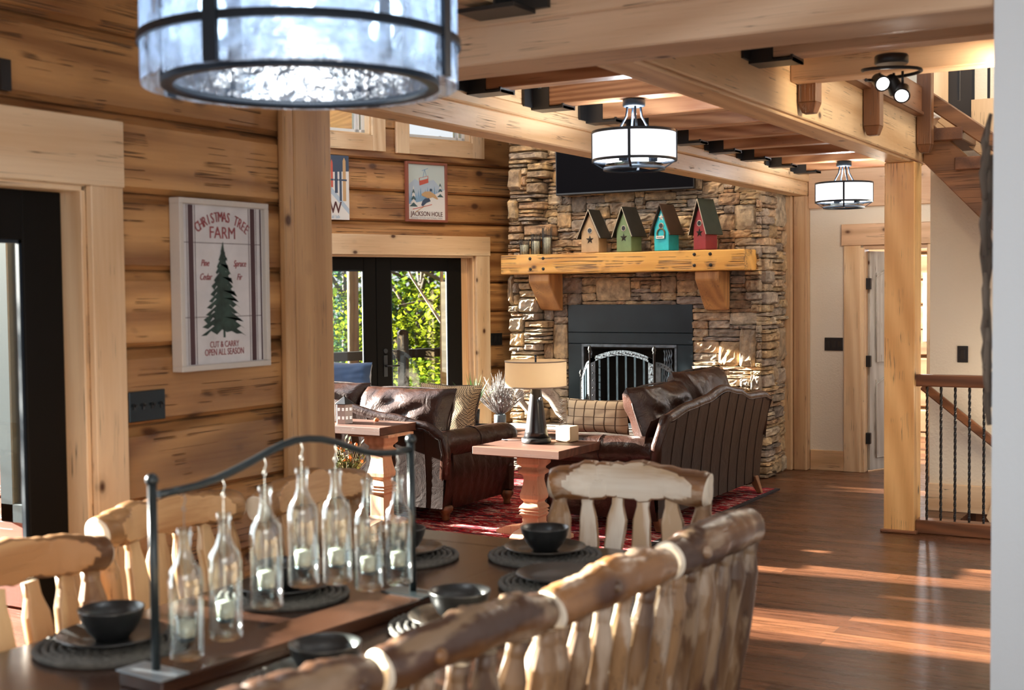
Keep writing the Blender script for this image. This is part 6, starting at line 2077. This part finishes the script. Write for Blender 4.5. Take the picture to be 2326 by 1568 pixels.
def tree(label, x, y, zb, h, crown, lm, seed, dens=4200, leaf=.075, trunk_r=.13, lean=(0, 0), crown_c=None, tm=None):
    r_ = random.Random(seed)
    t = thing('tree', label, 'tree', (x, y, zb), 0, 'trees beyond the deck')
    P = []
    for k in range(9):
        q = k / 8
        P.append((lean[0] * q + r_.uniform(-.06, .06), lean[1] * q + r_.uniform(-.06, .06), h * q))
    MB().tube(P, [trunk_r * (1 - .75 * k / 8) for k in range(9)], 10, rough=.25, seed=seed).build('trunk', tm or m_trunk, t)
    br = MB()
    cc = Vector(crown_c or (lean[0] * .7, lean[1] * .7, h * .62))
    for k in range(14):
        s0_ = Vector(P[2 + k % 6]); an = r_.uniform(0, 6.283)
        e = s0_ + Vector((math.cos(an) * crown[0] * .8, math.sin(an) * crown[1] * .8, r_.uniform(.3, 1.2) * crown[2] * .5))
        m_ = s0_.lerp(e, .5) + Vector((0, 0, r_.uniform(-.1, .3)))
        br.tube([s0_, m_, e], [trunk_r * .34, trunk_r * .22, trunk_r * .07], 6)
    br.build('branches', tm or m_trunk, t)
    lv = MB()
    clumps = [(Vector((r_.gauss(0, .42) * crown[0], r_.gauss(0, .42) * crown[1], r_.gauss(0, .42) * crown[2])) + cc, r_.uniform(.30, .75)) for _ in range(60)]
    for k in range(dens):
        c_, cr_ = clumps[k % 60]
        p = c_ + Vector((r_.gauss(0, cr_ * .5), r_.gauss(0, cr_ * .5), r_.gauss(0, cr_ * .42)))
        d = Vector((r_.uniform(-1, 1), r_.uniform(-1, 1), r_.uniform(-1, .4))).normalized()
        u, w = ortho(d)
        s_ = leaf * r_.uniform(.6, 1.25)
        lv.v += [p, p + d * s_ * .5 + u * s_ * .38, p + d * s_, p + d * s_ * .5 - u * s_ * .38]
        o = len(lv.v) - 4
        lv.face((o, o + 1, o + 2, o + 3))
    lv.build('foliage', lm, t)
    return t


TREES = [(-10.7, 16.6, -2.6, 4.9, (1.5, 1.5, 1.9), 0, 'yellow-green leafy tree right behind the right glass door', (.1, .1)),
         (-12.0, 17.4, -2.8, 5.1, (1.6, 1.6, 2.0), 0, 'sunny yellow-green tree at the left side of the right glass door', (.1, .1)),
         (-9.9, 15.6, -2.6, 3.4, (1.0, 1.2, 1.2), 1, 'green bush low at the right edge of the right glass door', (0, 0)),
         (-13.6, 17.6, -3.0, 5.2, (1.6, 1.6, 2.1), 2, 'bluish green tree filling the upper left glass door', (0, .1)),
         (-11.9, 15.0, -2.6, 3.0, (1.3, 1.3, 1.1), 0, 'bright yellow-green bush low behind the left glass door', (.1, 0)),
         (-14.0, 21.0, -3.4, 6.8, (2.8, 2.8, 2.8), 1, 'tall green tree furthest behind the right glass door', (0, 0)),
         (-17.0, 20.5, -3.4, 6.6, (2.8, 2.8, 2.8), 2, 'tall blue-green tree beyond the left glass door', (0, 0)),
         (-12.4, 22.6, -3.2, 7.0, (2.8, 2.8, 2.8), 1, 'broad green tree behind the chimney side of the doors', (0, 0)),
         (-10.6, 14.3, -2.6, 2.6, (1.2, 1.2, .9), 0, 'low sunlit bush just beyond the deck railing', (0, 0)),
         (-10.2, .9, -2.4, 6.2, (1.3, 2.6, 2.2), 1, 'added unseen tree outside the patio door on the left, keeping sun off the table', (0, 0))]  # last tree is added out of view to block low sun through the patio door
for i, (x, y, z, h, cr, li, lab, ln) in enumerate(TREES):
    tree(lab, x, y, z, h, cr, LEAF[li], 50 + i, dens=7000, leaf=.17 if i in (5, 6, 7) else .10, lean=ln)
for i, (px, base, lab, lx_) in enumerate(((800, (-12.2, 10.3), 'straight bare trunk standing in the left glass door', .05), )):
    pass
p = ay(800, 600, 12.5)
one(MB().tube([(p.x - .02, 12.5, -2.4), (p.x, 12.5, 1.5), (p.x + .03, 12.5, 6.5)], [.075, .07, .06], 12, rough=.12, seed=3), 'bare_tree', m_trunk, 'straight bare tree trunk seen through the left glass door', 'tree trunk', off=(p.x, 12.5, -2.4))
p0_, p1_ = ay(935, 630, 13.2), ay(1020, 760, 13.2)
one(MB().tube([p0_ + Vector((-.5, 0, .9)), p0_, p1_, p1_ + Vector((.25, 0, -3.2))], [.010, .015, .022, .03], 8), 'bare_branch', m_pale, 'pale bare slanting tree limb seen through the right glass door', 'branch')
p0_, p1_ = ay(1003, 600, 12.6), ay(1005, 900, 12.6)
one(MB().tube([p0_ + Vector((0, 0, 1.5)), p0_, p1_, p1_ + Vector((0, 0, -2))], [.015, .02, .028, .03], 8), 'slim_trunk', m_pale, 'slim grey tree trunk near the right side of the right glass door', 'tree trunk')
